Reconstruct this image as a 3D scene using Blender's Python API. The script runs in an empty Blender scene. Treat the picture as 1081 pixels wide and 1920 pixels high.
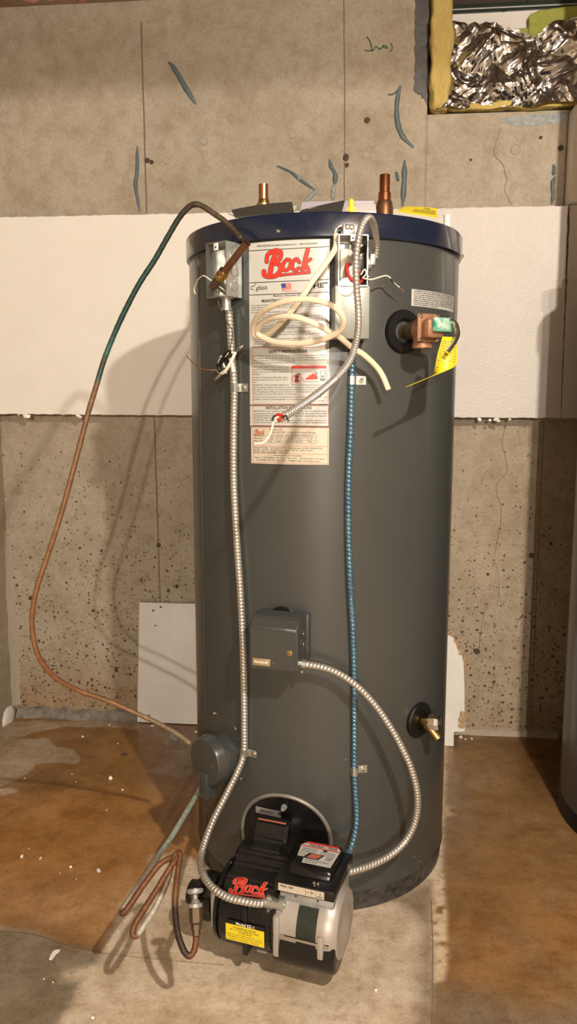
import bpy, bmesh, math, random
import numpy as np
from mathutils import Vector, Matrix
random.seed(7); RNG = np.random.default_rng(11)
sc = bpy.context.scene
COL = sc.collection
rad = math.radians
# ------------------------------------------------------------------ camera
FPX = 1460.0; PITCH = rad(8.2); YAW = rad(5.5); CAM_H = 1.12
cd = bpy.data.cameras.new('camera'); cam = bpy.data.objects.new('camera', cd); COL.objects.link(cam)
cd.sensor_fit = 'VERTICAL'; cd.sensor_height = 36.0; cd.lens = 36.0*FPX/1920.0
cd.clip_start = 0.02; cd.clip_end = 50
cam.location = (0, 0, CAM_H); cam.rotation_euler = (math.pi/2-PITCH, 0, YAW)
sc.camera = cam
# ------------------------------------------------------------------ world and lamps
w = bpy.data.worlds.new('basement_air'); sc.world = w; w.use_nodes = True
w.node_tree.nodes['Background'].inputs[0].default_value = (1.0, 0.86, 0.68, 1)
w.node_tree.nodes['Background'].inputs[1].default_value = 0.008
def bulb(loc, watts, radius=0.03, col=(1.0, 0.885, 0.74)):
    l = bpy.data.lights.new('ceiling_bulb', 'POINT'); l.energy = watts; l.shadow_soft_size = radius; l.color = col
    o = bpy.data.objects.new('ceiling_bulb', l); COL.objects.link(o); o.location = loc; return o
bulb((0.65, 0.02, 2.11), 76)                                     # hanging bulb right beside the photographer
bulb((0.80, -5.2, 2.08), 230, 0.05); bulb((0.45, -6.0, 2.08), 210, 0.05)   # two lamps further back in the basement
vs = sc.view_settings
vs.view_transform = 'Standard'; vs.look = 'None'; vs.gamma = 1.0; vs.use_curve_mapping = False
vs.exposure = 1.25
# ------------------------------------------------------------------ pixel helpers: a pixel of the photograph onto a real surface
FW = np.array([-math.sin(YAW)*math.cos(PITCH), math.cos(YAW)*math.cos(PITCH), -math.sin(PITCH)])
RT = np.array([math.cos(YAW), math.sin(YAW), 0.0]); UP = np.cross(RT, FW)
CP = np.array([0, 0, CAM_H])
WALL_Y = 2.56
AX = np.array([-.10, 1.88]); R = .31          # tank axis and radius
def ray(x, y): return FW+RT*(x-540.5)/FPX-UP*(y-960)/FPX
def onz(x, y, z=0.0):
    d = ray(x, y); return CP+d*((z-CAM_H)/d[2])
def ony(x, y, Y=WALL_Y):
    d = ray(x, y); return CP+d*(Y/d[1])
def dep(x, y, t): return CP+ray(x, y)*t
def cyl(x, y, off=0.0, ax=AX, r=R):
    d = ray(x, y); o = CP[:2]-ax; dd = d[:2]; a = dd@dd; b = 2*o@dd; c = o@o-(r+off)**2
    q = b*b-4*a*c
    t = -b/(2*a) if q < 0 else (-b-math.sqrt(q))/(2*a)
    return CP+d*t
def thz(x, y, off=0.0):
    p = cyl(x, y, off); return math.atan2(p[0]-AX[0], -(p[1]-AX[1])), p[2]
def tp(th, z, off=0.0): return np.array([AX[0]+(R+off)*math.sin(th), AX[1]-(R+off)*math.cos(th), z])
class Frame:
    def __init__(s, O, yaw):
        s.O = np.array(O, float); s.t = np.array([math.cos(yaw), math.sin(yaw), 0]); s.n = np.array([math.sin(yaw), -math.cos(yaw), 0]); s.k = np.array([0, 0, 1.0])
    def P(s, t, d, z): return s.O+s.t*t+s.n*d+s.k*z
    def loc(s, x, y, d):
        r = ray(x, y); k = ((s.O+s.n*d-CP)@s.n)/(r@s.n); p = CP+r*k-s.O; return p@s.t, p[2]
def TF(deg, z=0.0, yaw=None):
    th = rad(deg); p = tp(th, z); return Frame(p, th if yaw is None else rad(yaw))
WORLD = Frame((0, 0, 0), 0.0)
WORLD.n = np.array([0, 1.0, 0])
# ------------------------------------------------------------------ materials
def nd(nt, typ, **kw):
    n = nt.nodes.new(typ)
    for k, v in kw.items(): setattr(n, k, v)
    return n
MATS = {}
def mat(name, col, rough=.5, metal=0.0, var=None, vscale=20, vamt=.5, bump=0.0, bscale=80, rvar=0.0, spec=.5, attr=False, detail=5, coat=0.0, stretch=None, trans=0.0):
    m = bpy.data.materials.new(name); m.use_nodes = True; nt = m.node_tree
    b = nt.nodes['Principled BSDF']
    b.inputs['Roughness'].default_value = rough; b.inputs['Metallic'].default_value = metal
    b.inputs['Specular IOR Level'].default_value = spec
    if coat: b.inputs['Coat Weight'].default_value = coat; b.inputs['Coat Roughness'].default_value = .08
    if trans: b.inputs['Transmission Weight'].default_value = trans
    c4 = (*col, 1)
    tc = nd(nt, 'ShaderNodeTexCoord'); src = tc.outputs['Object']
    if stretch:
        mp = nd(nt, 'ShaderNodeMapping'); mp.inputs['Scale'].default_value = stretch; nt.links.new(src, mp.inputs[0]); src = mp.outputs[0]
    base = None
    if attr:
        at = nd(nt, 'ShaderNodeAttribute', attribute_name='Col'); base = at.outputs['Color']
    if var is not None:
        n = nd(nt, 'ShaderNodeTexNoise'); n.inputs['Scale'].default_value = vscale; n.inputs['Detail'].default_value = detail; n.inputs['Roughness'].default_value = .65
        nt.links.new(src, n.inputs['Vector'])
        r = nd(nt, 'ShaderNodeMapRange'); r.inputs[1].default_value = .35; r.inputs[2].default_value = .68; r.inputs[4].default_value = vamt
        nt.links.new(n.outputs['Fac'], r.inputs[0])
        mx = nd(nt, 'ShaderNodeMix', data_type='RGBA', blend_type='MULTIPLY' if attr else 'MIX'); nt.links.new(r.outputs[0], mx.inputs[0])
        if base is not None: nt.links.new(base, mx.inputs[6])
        else: mx.inputs[6].default_value = c4
        mx.inputs[7].default_value = (*var, 1); base = mx.outputs[2]
        if rvar:
            rr = nd(nt, 'ShaderNodeMapRange'); rr.inputs[3].default_value = rough-rvar; rr.inputs[4].default_value = rough+rvar
            nt.links.new(n.outputs['Fac'], rr.inputs[0]); nt.links.new(rr.outputs[0], b.inputs['Roughness'])
    if base is None: b.inputs['Base Color'].default_value = c4
    else: nt.links.new(base, b.inputs['Base Color'])
    if bump:
        n2 = nd(nt, 'ShaderNodeTexNoise'); n2.inputs['Scale'].default_value = bscale; n2.inputs['Detail'].default_value = 4
        nt.links.new(src, n2.inputs['Vector'])
        bp = nd(nt, 'ShaderNodeBump'); bp.inputs['Strength'].default_value = bump; bp.inputs['Distance'].default_value = .004
        nt.links.new(n2.outputs['Fac'], bp.inputs['Height']); nt.links.new(bp.outputs[0], b.inputs['Normal'])
    MATS[name] = m; return m
def S(r, g, b):       # sRGB 0-255 -> linear
    return tuple(((c/255)/12.92 if c/255 <= .04045 else ((c/255+.055)/1.055)**2.4) for c in (r, g, b))
# ------------------------------------------------------------------ mesh builder
def bez(pts, n):      # Catmull-Rom through pts, n samples evenly spread by arc length
    p = np.array(pts, float); p = np.vstack([2*p[0]-p[1], p, 2*p[-1]-p[-2]]); out = []
    for i in range(1, len(p)-2):
        for t in np.linspace(0, 1, 24, endpoint=False):
            a, b, c, d = p[i-1:i+3]
            out.append(.5*((2*b)+(-a+c)*t+(2*a-5*b+4*c-d)*t*t+(-a+3*b-3*c+d)*t**3))
    out.append(p[-2]); out = np.array(out)
    L = np.r_[0, np.cumsum(np.linalg.norm(np.diff(out, axis=0), axis=1))]
    u = np.linspace(0, L[-1], n)
    return np.stack([np.interp(u, L, out[:, k]) for k in range(3)], 1), L[-1]
def transport(p):
    T = np.gradient(p, axis=0); T /= np.linalg.norm(T, axis=1)[:, None]
    a = np.array([0, 0, 1.0]) if abs(T[0][2]) < .9 else np.array([1.0, 0, 0])
    N = np.cross(T[0], a); N /= np.linalg.norm(N); Ns = [N]
    for i in range(1, len(p)):
        N = Ns[-1]-T[i]*(Ns[-1]@T[i]); N /= np.linalg.norm(N); Ns.append(N)
    Ns = np.array(Ns); return T, Ns, np.cross(T, Ns)
class MB:
    def __init__(s): s.v = []; s.f = []; s.c = None
    def add(s, v, f):
        o = len(s.v); s.v += [tuple(map(float, q)) for q in v]; s.f += [tuple(i+o for i in q) for q in f]; return s
    def box(s, F, t0, t1, d0, d1, z0, z1, bev=0.0, taper=None):
        bm = bmesh.new(); bmesh.ops.create_cube(bm, size=1)
        for v in bm.verts: v.co = ((t0+t1)/2+v.co.x*(t1-t0), (d0+d1)/2+v.co.y*(d1-d0), (z0+z1)/2+v.co.z*(z1-z0))
        if taper: 
            for v in bm.verts: v.co = taper(*v.co)
        if bev: bmesh.ops.bevel(bm, geom=bm.edges[:], offset=bev, segments=2, affect='EDGES', profile=.5)
        bm.verts.index_update()
        s.add([F.P(*v.co) for v in bm.verts], [[v.index for v in f.verts] for f in bm.faces]); bm.free(); return s
    def lathe(s, O, axis, prof, seg=28, ang=None, cap=True):    # prof: (h along axis, r)
        O = np.array(O, float); a = np.array(axis, float); a /= np.linalg.norm(a)
        e = np.array([0, 0, 1.0]) if abs(a[2]) < .9 else np.array([1.0, 0, 0])
        u = np.cross(a, e); u /= np.linalg.norm(u); w_ = np.cross(a, u); v = []; f = []
        for h, r in prof:
            for k in range(seg):
                g = 2*math.pi*k/seg+(ang or 0); v.append(O+a*h+(u*math.cos(g)+w_*math.sin(g))*r)
        for i in range(len(prof)-1):
            for k in range(seg): f.append((i*seg+k, i*seg+(k+1) % seg, (i+1)*seg+(k+1) % seg, (i+1)*seg+k))
        if cap: f.append(tuple(range(seg))[::-1]); f.append(tuple(range((len(prof)-1)*seg, len(prof)*seg)))
        return s.add(v, f)
    def rod(s, a, b, r, r2=None, seg=16):
        a = np.array(a, float); b = np.array(b, float); L = np.linalg.norm(b-a)
        return s.lathe(a, b-a, [(0, r), (L, r if r2 is None else r2)], seg)
    def tube(s, pts, r, n=80, seg=10, smoothpath=True, flat=None):
        p, L = bez(pts, n) if smoothpath else (np.array(pts, float), 0)
        n = len(p); T, N, B = transport(p); v = []; f = []
        for i in range(n):
            rr = r(i/(n-1)) if callable(r) else r
            for k in range(seg):
                g = 2*math.pi*k/seg; cx, cy = math.cos(g)*rr, math.sin(g)*rr
                if flat is not None:
                    F_ = np.array(flat); F_ = F_-T[i]*(F_@T[i]); F_ /= np.linalg.norm(F_); G_ = np.cross(T[i], F_)
                    v.append(p[i]+F_*cx*.5+G_*cy); 
                else: v.append(p[i]+N[i]*cx+B[i]*cy)
        for i in range(n-1):
            for k in range(seg): f.append((i*seg+k, i*seg+(k+1) % seg, (i+1)*seg+(k+1) % seg, (i+1)*seg+k))
        f.append(tuple(range(seg))[::-1]); f.append(tuple(range((n-1)*seg, n*seg)))
        return s.add(v, f)
    def flex(s, pts, r, pitch=.0075, amp=.16, seg=12):           # helical interlocked armour
        _, L = bez(pts, 50); n = int(L/pitch*7); p, L = bez(pts, n); T, N, B = transport(p); v = []; f = []
        for i in range(n):
            for k in range(seg):
                g = 2*math.pi*k/seg; ph = (i/(n-1)*L/pitch+k/seg) % 1.0
                q = 1.0 if ph < .70 else (1-amp*math.sin((ph-.70)/.30*math.pi)**.5)
                q *= 1+.02*math.sin(min(ph, .70)/.70*math.pi)
                v.append(p[i]+(N[i]*math.cos(g)+B[i]*math.sin(g))*r*q)
        for i in range(n-1):
            for k in range(seg): f.append((i*seg+k, i*seg+(k+1) % seg, (i+1)*seg+(k+1) % seg, (i+1)*seg+k))
        f.append(tuple(range(seg))[::-1]); f.append(tuple(range((n-1)*seg, n*seg)))
        return s.add(v, f)
    def prism(s, poly, m, h0, h1):                                # poly of (a,b); m(a,b,h)
        n = len(poly); v = [m(a, b, h0) for a, b in poly]+[m(a, b, h1) for a, b in poly]
        f = [tuple(range(n))[::-1], tuple(range(n, 2*n))]+[(i, (i+1) % n, n+(i+1) % n, n+i) for i in range(n)]
        return s.add(v, f)
    def blob(s, c, r, jag=.25, seed=0, sq=(1, 1, 1), sub=1):
        bm = bmesh.new(); bmesh.ops.create_icosphere(bm, subdivisions=sub, radius=1); q = random.Random(seed)
        v = []
        for x in bm.verts:
            k = r*(1+q.uniform(-jag, jag)); v.append((c[0]+x.co.x*k*sq[0], c[1]+x.co.y*k*sq[1], c[2]+x.co.z*k*sq[2]))
        bm.verts.index_update(); s.add(v, [[w_.index for w_ in f.verts] for f in bm.faces]); bm.free(); return s
    def patch(s, th0, th1, z0, z1, off, thick, n=24):            # thin sheet wrapped on the tank
        v = []; f = []
        for o_ in (off, off+thick):
            for i in range(n+1):
                t = th0+(th1-th0)*i/n
                v.append(tp(t, z0, o_)); v.append(tp(t, z1, o_))
        m = 2*(n+1)
        for i in range(n):
            a = 2*i; f += [(a, a+1, a+3, a+2), (m+a, m+a+2, m+a+3, m+a+1), (a, a+2, m+a+2, m+a), (a+1, m+a+1, m+a+3, a+3)]
        f += [(0, m, m+1, 1), (2*n, 2*n+1, m+2*n+1, m+2*n)]
        return s.add(v, f)
    def ribbon(s, pts, wd, m, h, caps=True, ends=(1, 1)):        # flat stroke, m(a,b,h); pts 2d, wd width(s)
        p = np.array(pts, float)
        if len(p) > 2: p3, _ = bez(np.c_[p, np.zeros(len(p))], 8*len(p)); p = p3[:, :2]
        T = np.gradient(p, axis=0); T /= np.maximum(np.linalg.norm(T, axis=1), 1e-9)[:, None]; N = np.c_[-T[:, 1], T[:, 0]]
        n = len(p); ww = [wd(i/(n-1)) if callable(wd) else wd for i in range(n)]
        v = []; f = []
        for i in range(n): v += [m(*(p[i]+N[i]*ww[i]/2), h), m(*(p[i]-N[i]*ww[i]/2), h)]
        f += [(2*i, 2*i+1, 2*i+3, 2*i+2) for i in range(n-1)]
        s.add(v, f)
        if caps:
            for e, i in ((0, 0), (1, n-1)):
                s.add([m(p[i][0]+ww[i]/2*math.cos(g), p[i][1]+ww[i]/2*math.sin(g), h) for g in np.linspace(0, 2*math.pi, 12, endpoint=False)], [tuple(range(12))])
        return s
    def bead(s, pts, wd, m, hgt, seed=0, seg=6):                 # low domed smear on a surface; m(a,b,h)
        p3, _ = bez(np.c_[np.array(pts, float), np.zeros(len(pts))], 14*len(pts)); p = p3[:, :2]; q = random.Random(seed)
        T = np.gradient(p, axis=0); T /= np.linalg.norm(T, axis=1)[:, None]; N = np.c_[-T[:, 1], T[:, 0]]; n = len(p); v = []; f = []
        rk = [q.uniform(-.22, .22) for _ in range(n//6+3)]
        for i in range(n):
            u = i/(n-1); wv = np.interp(i/6, range(len(rk)), rk); k = wd*min(1, .35+3*u, .35+3*(1-u))*(1+wv); hh = hgt*min(1, 4*u+.05, 4*(1-u)+.05)*(1+.5*wv)
            for j in range(seg+1):
                e = j/seg*2-1; v.append(m(*(p[i]+N[i]*k/2*e), -.0008+hh*(1-e*e)**.5))
        for i in range(n-1):
            for j in range(seg): a = i*(seg+1)+j; f.append((a, a+1, a+seg+2, a+seg+1))
        return s.add(v, f)
    def build(s, name, m, parent=None, sharp=35, flip=True, kind=None, label=None, smooth=True):
        me = bpy.data.meshes.new(name)
        base = np.zeros(3)
        if parent is not None:
            q = parent
            while q is not None: base += np.array(q.location); q = q.parent
        me.from_pydata([tuple(np.array(x)-base) for x in s.v], [], s.f)
        if flip:
            bm = bmesh.new(); bm.from_mesh(me); bmesh.ops.recalc_face_normals(bm, faces=bm.faces[:]); bm.to_mesh(me); bm.free()
        if s.c is not None:
            a = me.color_attributes.new('Col', 'FLOAT_COLOR', 'POINT'); a.data.foreach_set('color', np.c_[s.c, np.ones(len(s.c))].astype(np.float32).ravel())
        if smooth:
            me.shade_smooth()
            if sharp: me.set_sharp_from_angle(angle=rad(sharp))
        me.materials.append(MATS[m] if isinstance(m, str) else m)
        o = bpy.data.objects.new(name, me); COL.objects.link(o)
        if parent is not None: o.parent = parent
        if kind: o['kind'] = kind
        if label: o['label'] = label
        return o
def thing(name, label, cat, loc=(0, 0, 0), group=None):
    o = bpy.data.objects.new(name, None); o.empty_display_size = .05; COL.objects.link(o); o.location = tuple(map(float, loc))
    o['label'] = label; o['category'] = cat
    if group: o['group'] = group
    return o
def tag(o, label, cat, group=None):
    o['label'] = label; o['category'] = cat
    if group: o['group'] = group
    return o
def struct(o): o['kind'] = 'structure'; return o
# lettering: font outlines become flat meshes laid on a surface
_fc = bpy.data.curves.new('lettering_source', 'FONT'); _fo = bpy.data.objects.new('lettering_source', _fc); COL.objects.link(_fo)
_fc.resolution_u = 2; _fc.fill_mode = 'FRONT'
def glyphs(txt, bold=0.0, shear=0.0):
    _fc.body = txt; _fc.offset = bold; _fc.shear = shear; _fc.resolution_u = 2 if len(txt) > 14 else 4
    bpy.context.view_layer.update(); dg = bpy.context.evaluated_depsgraph_get()
    me = _fo.evaluated_get(dg).to_mesh()
    v = np.array([q.co[:] for q in me.vertices]); f = [tuple(p.vertices) for p in me.polygons]; _fo.evaluated_get(dg).to_mesh_clear()
    if len(v) == 0: return np.zeros((0, 3)), []
    v[:, 0] -= v[:, 0].min(); return v, f
def text(mb, txt, m, h, x0, y0, x1, y1, hpx, bold=.008, shear=0.0, sgn=-1):
    """baseline from (x0,y0) to (x1,y1) in the layout units of m(a,b,h); capitals hpx tall"""
    v, f = glyphs(txt, bold, shear)
    if not f: return
    W_ = v[:, 0].max(); d = np.array([x1-x0, y1-y0]); L = np.linalg.norm(d); ex = d/L; ey = np.array([ex[1], -ex[0]]) if sgn < 0 else np.array([-ex[1], ex[0]])
    mb.add([m(*(np.array([x0, y0])+ex*(q[0]/W_*L)+ey*(q[1]/.69*hpx)), h) for q in v], f)
def tank_px(a, b, h): t, z = thz(a, b); return tp(t, z, h)       # layout in photo pixels, laid on the tank skin
BOCK = [([(500, 491), (502, 478), (512, 471), (518, 473)], 6.5), ([(518, 473), (510, 494), (506, 516)], 8), ([(508, 474), (517, 470), (526, 473), (524, 486), (513, 494)], 7.5),
        ([(513, 494), (523, 496), (526, 506), (517, 517), (504, 519), (496, 516), (495, 509)], 7.5),
        ([(538, 487), (532, 493), (530, 503), (534, 507), (541, 504), (545, 494), (543, 488), (538, 487)], 6),
        ([(561, 492), (556, 486), (549, 492), (548, 503), (554, 507), (560, 503)], 6),
        ([(577, 468), (572, 486), (567, 508)], 7), ([(582, 486), (575, 491), (571, 497)], 5.5), ([(571, 496), (576, 502), (578, 508)], 6.5), ([(506, 519), (540, 514.5), (580, 511)], 4)]
def bock(mb_red, mb_dark, m, h, tx, ext=1.6, dh=.0003):
    for pts, wd in BOCK:
        q = [tx(*p) for p in pts]; k = np.linalg.norm(np.array(tx(10, 0))-np.array(tx(0, 0)))/10
        mb_red.ribbon(q, wd*k, m, h)
        if mb_dark is not None: mb_dark.ribbon(q, (wd+ext)*k, m, h-dh)
# ------------------------------------------------------------------ material set
mat('paint_grey', (.051, .055, .053), .30, var=(.046, .049, .047), vscale=6, vamt=.5, bump=.015, bscale=25, rvar=.05, coat=.15)
mat('paint_navy', (.008, .013, .032), .22, var=(.011, .017, .038), vscale=30, vamt=.5, coat=.4)
mat('base_black', (.012, .012, .013), .5, var=(.10, .095, .09), vscale=60, vamt=.7, bump=.4, bscale=150)
mat('label_white', (.50, .50, .48), .28, var=(.44, .44, .40), vscale=14, vamt=.5, coat=.25)
mat('label_cream', (.55, .50, .41), .38, var=(.48, .43, .34), vscale=14, vamt=.5)
mat('ink_black', (.02, .02, .022), .5); mat('ink_grey', (.10, .10, .10), .5)
mat('ink_red', (.62, .035, .02), .4); mat('ink_rust', (.45, .13, .08), .5); mat('ink_blue', (.03, .05, .25), .4)
mat('galvanised', (.60, .62, .60), .36, .95, var=(.42, .44, .43), vscale=45, vamt=.8, rvar=.08)
mat('zinc_dull', (.42, .43, .42), .5, .6, var=(.3, .3, .3), vscale=60, vamt=.7)
mat('armour_steel', (.60, .57, .52), .36, .75, var=(.44, .41, .37), vscale=50, vamt=.7)
mat('armour_blue', (.07, .16, .25), .3, .55, var=(.19, .32, .41), vscale=90, vamt=.8)
mat('cable_white', (.72, .62, .47), .45, var=(.62, .52, .38), vscale=60, vamt=.5)
mat('wire_black', (.012, .012, .012), .4); mat('wire_red', (.50, .02, .015), .45); mat('wire_copper', (.75, .38, .22), .3, 1.0); mat('wire_white', (.72, .68, .58), .45)
mat('copper', (.72, .30, .14), .28, 1.0, var=(.34, .14, .07), vscale=30, vamt=.7, rvar=.1)
mat('copper_dull', (.24, .115, .055), .40, .75, var=(.13, .065, .035), vscale=40, vamt=.8, rvar=.1)
mat('oil_line', (.3, .2, .1), .5, .25, var=(.5, .45, .4), vscale=70, vamt=.7, attr=True, bump=.3, bscale=140)
mat('brass', (.60, .42, .15), .3, 1.0, var=(.35, .24, .10), vscale=50, vamt=.7)
mat('bronze', (.36, .19, .105), .48, .35, var=(.27, .14, .08), vscale=35, vamt=.7, bump=.1, bscale=200)
mat('bronze_dark', (.13, .085, .05), .5, .6, var=(.08, .055, .035), vscale=50, vamt=.7)
mat('rubber_black', (.005, .005, .005), .45, spec=.3, var=(.010, .009, .009), vscale=80, vamt=.7)
mat('casting_black', (.004, .004, .0042), .28, var=(.011, .010, .009), vscale=40, vamt=.7, bump=.12, bscale=90, rvar=.12)
mat('plastic_black', (.005, .005, .0053), .25, var=(.009, .0085, .008), vscale=50, vamt=.5)
mat('motor_silver', (.46, .43, .40), .42, .45, var=(.37, .34, .31), vscale=30, vamt=.6)
mat('stator_green', (.012, .02, .014), .4, var=(.03, .035, .03), vscale=70, vamt=.6)
mat('chrome', (.8, .79, .76), .12, 1.0, var=(.55, .54, .5), vscale=90, vamt=.5)
mat('paper_white', (.78, .75, .74), .6); mat('paper_lilac', (.62, .57, .66), .6); mat('paper_dark', (.035, .036, .028), .6, var=(.05, .05, .042), vscale=120, vamt=.5); mat('paper_green', (.28, .31, .25), .6)
mat('tag_yellow', (.78, .62, .02), .42); mat('tag_green', (.01, .28, .17), .4, var=(.55, .62, .56), vscale=75, vamt=.9, detail=2); mat('plastic_yellow', (.85, .62, .03), .35)
mat('plastic_white', (.74, .72, .66), .4); mat('badge_gold', (.40, .31, .18), .4, .4); mat('badge_white', (.85, .82, .75), .4)
mat('eps', (.76, .73, .68), .62, var=(.71, .675, .62), vscale=9, vamt=.6)
mat('board_white', (.74, .72, .70), .35, var=(.62, .59, .57), vscale=5, vamt=.7)
mat('board_torn', (.40, .26, .14), .9, var=(.55, .40, .25), vscale=60, vamt=.8)
mat('caulk', (.08, .108, .118), .6, var=(.11, .135, .142), vscale=40, vamt=.7, bump=.3, bscale=60)
mat('caulk_pale', (.33, .35, .34), .65, var=(.10, .13, .14), vscale=70, vamt=.7)
mat('tar', (.055, .052, .055), .55, var=(.10, .092, .085), vscale=30, vamt=.7, bump=.4, bscale=60)
mat('crayon_green', (.03, .10, .06), .8); mat('crack', (.19, .15, .105), 1.0); mat('seam', (.16, .125, .09), 1.0); mat('hole_dark', (.07, .05, .035), 1.0)
mat('cove_grey', (.10, .092, .085), .6, var=(.27, .23, .18), vscale=24, vamt=.9, bump=.5, bscale=50)
mat('plaster', (.72, .70, .68), .8, var=(.60, .58, .55), vscale=40, vamt=.6, bump=.5, bscale=60)
mat('tie_plug', (.36, .315, .25), .95, var=(.30, .26, .205), vscale=60, vamt=.6)
mat('foil', (.70, .71, .72), .17, 1.0); mat('fibreglass', (.50, .385, .14), .95, var=(.42, .30, .07), vscale=70, vamt=.8, bump=.8, bscale=160, stretch=(1, 1, .4))
mat('fibre_lime', (.36, .38, .085), .95, var=(.28, .30, .07), vscale=90, vamt=.7, bump=.8, bscale=160)
mat('window_steel', (.02, .032, .024), .3, var=(.035, .045, .035), vscale=30, vamt=.5); mat('window_glass', (.06, .05, .045), .08, 0, spec=.6)
mat('timber', (.22, .13, .07), .8, var=(.13, .075, .04), vscale=12, vamt=.8, stretch=(1, 8, 8)); mat('pink_wool', (.45, .20, .16), .95, var=(.35, .14, .11), vscale=40, vamt=.7, bump=.8)
mat('ceiling_ply', (.17, .115, .07), .85, var=(.12, .08, .05), vscale=6, vamt=.7)
mat('emblem_pale', (.60, .24, .19), .45); mat('ring_grey', (.26, .25, .23), .45, .4, var=(.18, .17, .15), vscale=40, vamt=.6)
mat('crumb', (.85, .83, .78), .7)
mat('rust', (.30, .10, .03), .8)
def concrete(name, speck=True, wet=False):
    m = bpy.data.materials.new(name); m.use_nodes = True; nt = m.node_tree; b = nt.nodes['Principled BSDF']; L = nt.links.new
    tc = nd(nt, 'ShaderNodeTexCoord'); at = nd(nt, 'ShaderNodeAttribute', attribute_name='Col')
    base = at.outputs['Color']
    def noise(scale, detail=6, rough=.6):
        n = nd(nt, 'ShaderNodeTexNoise'); n.inputs['Scale'].default_value = scale; n.inputs['Detail'].default_value = detail; n.inputs['Roughness'].default_value = rough
        L(tc.outputs['Object'], n.inputs['Vector']); return n
    def mul(base, fac, colr, lo, hi, amt):
        r = nd(nt, 'ShaderNodeMapRange'); r.inputs[1].default_value = lo; r.inputs[2].default_value = hi; r.inputs[4].default_value = amt; L(fac, r.inputs[0])
        mx = nd(nt, 'ShaderNodeMix', data_type='RGBA', blend_type='MULTIPLY'); L(r.outputs[0], mx.inputs[0]); L(base, mx.inputs[6]); mx.inputs[7].default_value = (*colr, 1); return mx.outputs[2]
    n1 = noise(3.5); n2 = noise(22); n3 = noise(140, 3)
    base = mul(base, n1.outputs['Fac'], (.80, .77, .72), .42, .66, .8)
    base = mul(base, n2.outputs['Fac'], (.78, .74, .68), .45, .70, .8)
    base = mul(base, n3.outputs['Fac'], (.80, .77, .73), .42, .72, .8)
    hgt = n3.outputs['Fac']
    if wet:
        n5 = noise(9, 9, .72); base = mul(base, n5.outputs['Fac'], (.66, .58, .46), .44, .64, .75); n6 = noise(48, 6, .7); base = mul(base, n6.outputs['Fac'], (.70, .64, .56), .5, .68, .7)
        g_ = nd(nt, 'ShaderNodeMix', data_type='RGBA', blend_type='MULTIPLY'); g_.inputs[0].default_value = 1.0; g_.inputs[7].default_value = (1.26, 1.28, 1.30, 1); L(base, g_.inputs[6]); base = g_.outputs[2]
    if speck:      # air-bubble holes of the cast face, many low down and few high up
        sx = nd(nt, 'ShaderNodeSeparateXYZ'); L(tc.outputs['Object'], sx.inputs[0])
        dz = nd(nt, 'ShaderNodeMapRange'); dz.inputs[1].default_value = 0.25; dz.inputs[2].default_value = 1.5; dz.inputs[3].default_value = 1.0; dz.inputs[4].default_value = .45; L(sx.outputs['Z'], dz.inputs[0])
        for scale, rmax in ((110, .27), (64, .25), (26, .15)):
            vo = nd(nt, 'ShaderNodeTexVoronoi'); vo.inputs['Scale'].default_value = scale; vo.inputs['Randomness'].default_value = 1.0
            wn = noise(scale*1.5, 2); va = nd(nt, 'ShaderNodeVectorMath', operation='SCALE'); va.inputs['Scale'].default_value = .012; L(wn.outputs['Color'], va.inputs[0])
            vb = nd(nt, 'ShaderNodeVectorMath', operation='ADD'); L(tc.outputs['Object'], vb.inputs[0]); L(va.outputs[0], vb.inputs[1]); L(vb.outputs[0], vo.inputs['Vector'])
            sc_ = nd(nt, 'ShaderNodeSeparateColor'); L(vo.outputs['Color'], sc_.inputs[0])
            # only some cells hold a bubble, its size from the cell's own random number
            ck = nd(nt, 'ShaderNodeMath', operation='MULTIPLY'); L(sc_.outputs[0], ck.inputs[0]); L(dz.outputs[0], ck.inputs[1])
            rr = nd(nt, 'ShaderNodeMapRange'); rr.inputs[1].default_value = .30; rr.inputs[2].default_value = 1.0; rr.inputs[3].default_value = 0.0; rr.inputs[4].default_value = rmax*1.6; L(ck.outputs[0], rr.inputs[0])
            df = nd(nt, 'ShaderNodeMath', operation='SUBTRACT'); L(rr.outputs[0], df.inputs[0]); L(vo.outputs['Distance'], df.inputs[1])
            base = mul(base, df.outputs[0], (.30, .24, .18), 0.0, .05, 1.0)
    L(base, b.inputs['Base Color']); b.inputs['Specular IOR Level'].default_value = .35
    if wet:
        L(at.outputs['Alpha'], b.inputs['Roughness'])
    else: b.inputs['Roughness'].default_value = .85
    bp = nd(nt, 'ShaderNodeBump'); bp.inputs['Strength'].default_value = .18 if wet else .3; bp.inputs['Distance'].default_value = .003; L(hgt, bp.inputs['Height']); L(bp.outputs[0], b.inputs['Normal'])
    MATS[name] = m
mat('cover_grey', (.30, .315, .29), .42, .35, var=(.25, .265, .245), vscale=30, vamt=.6)
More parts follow.
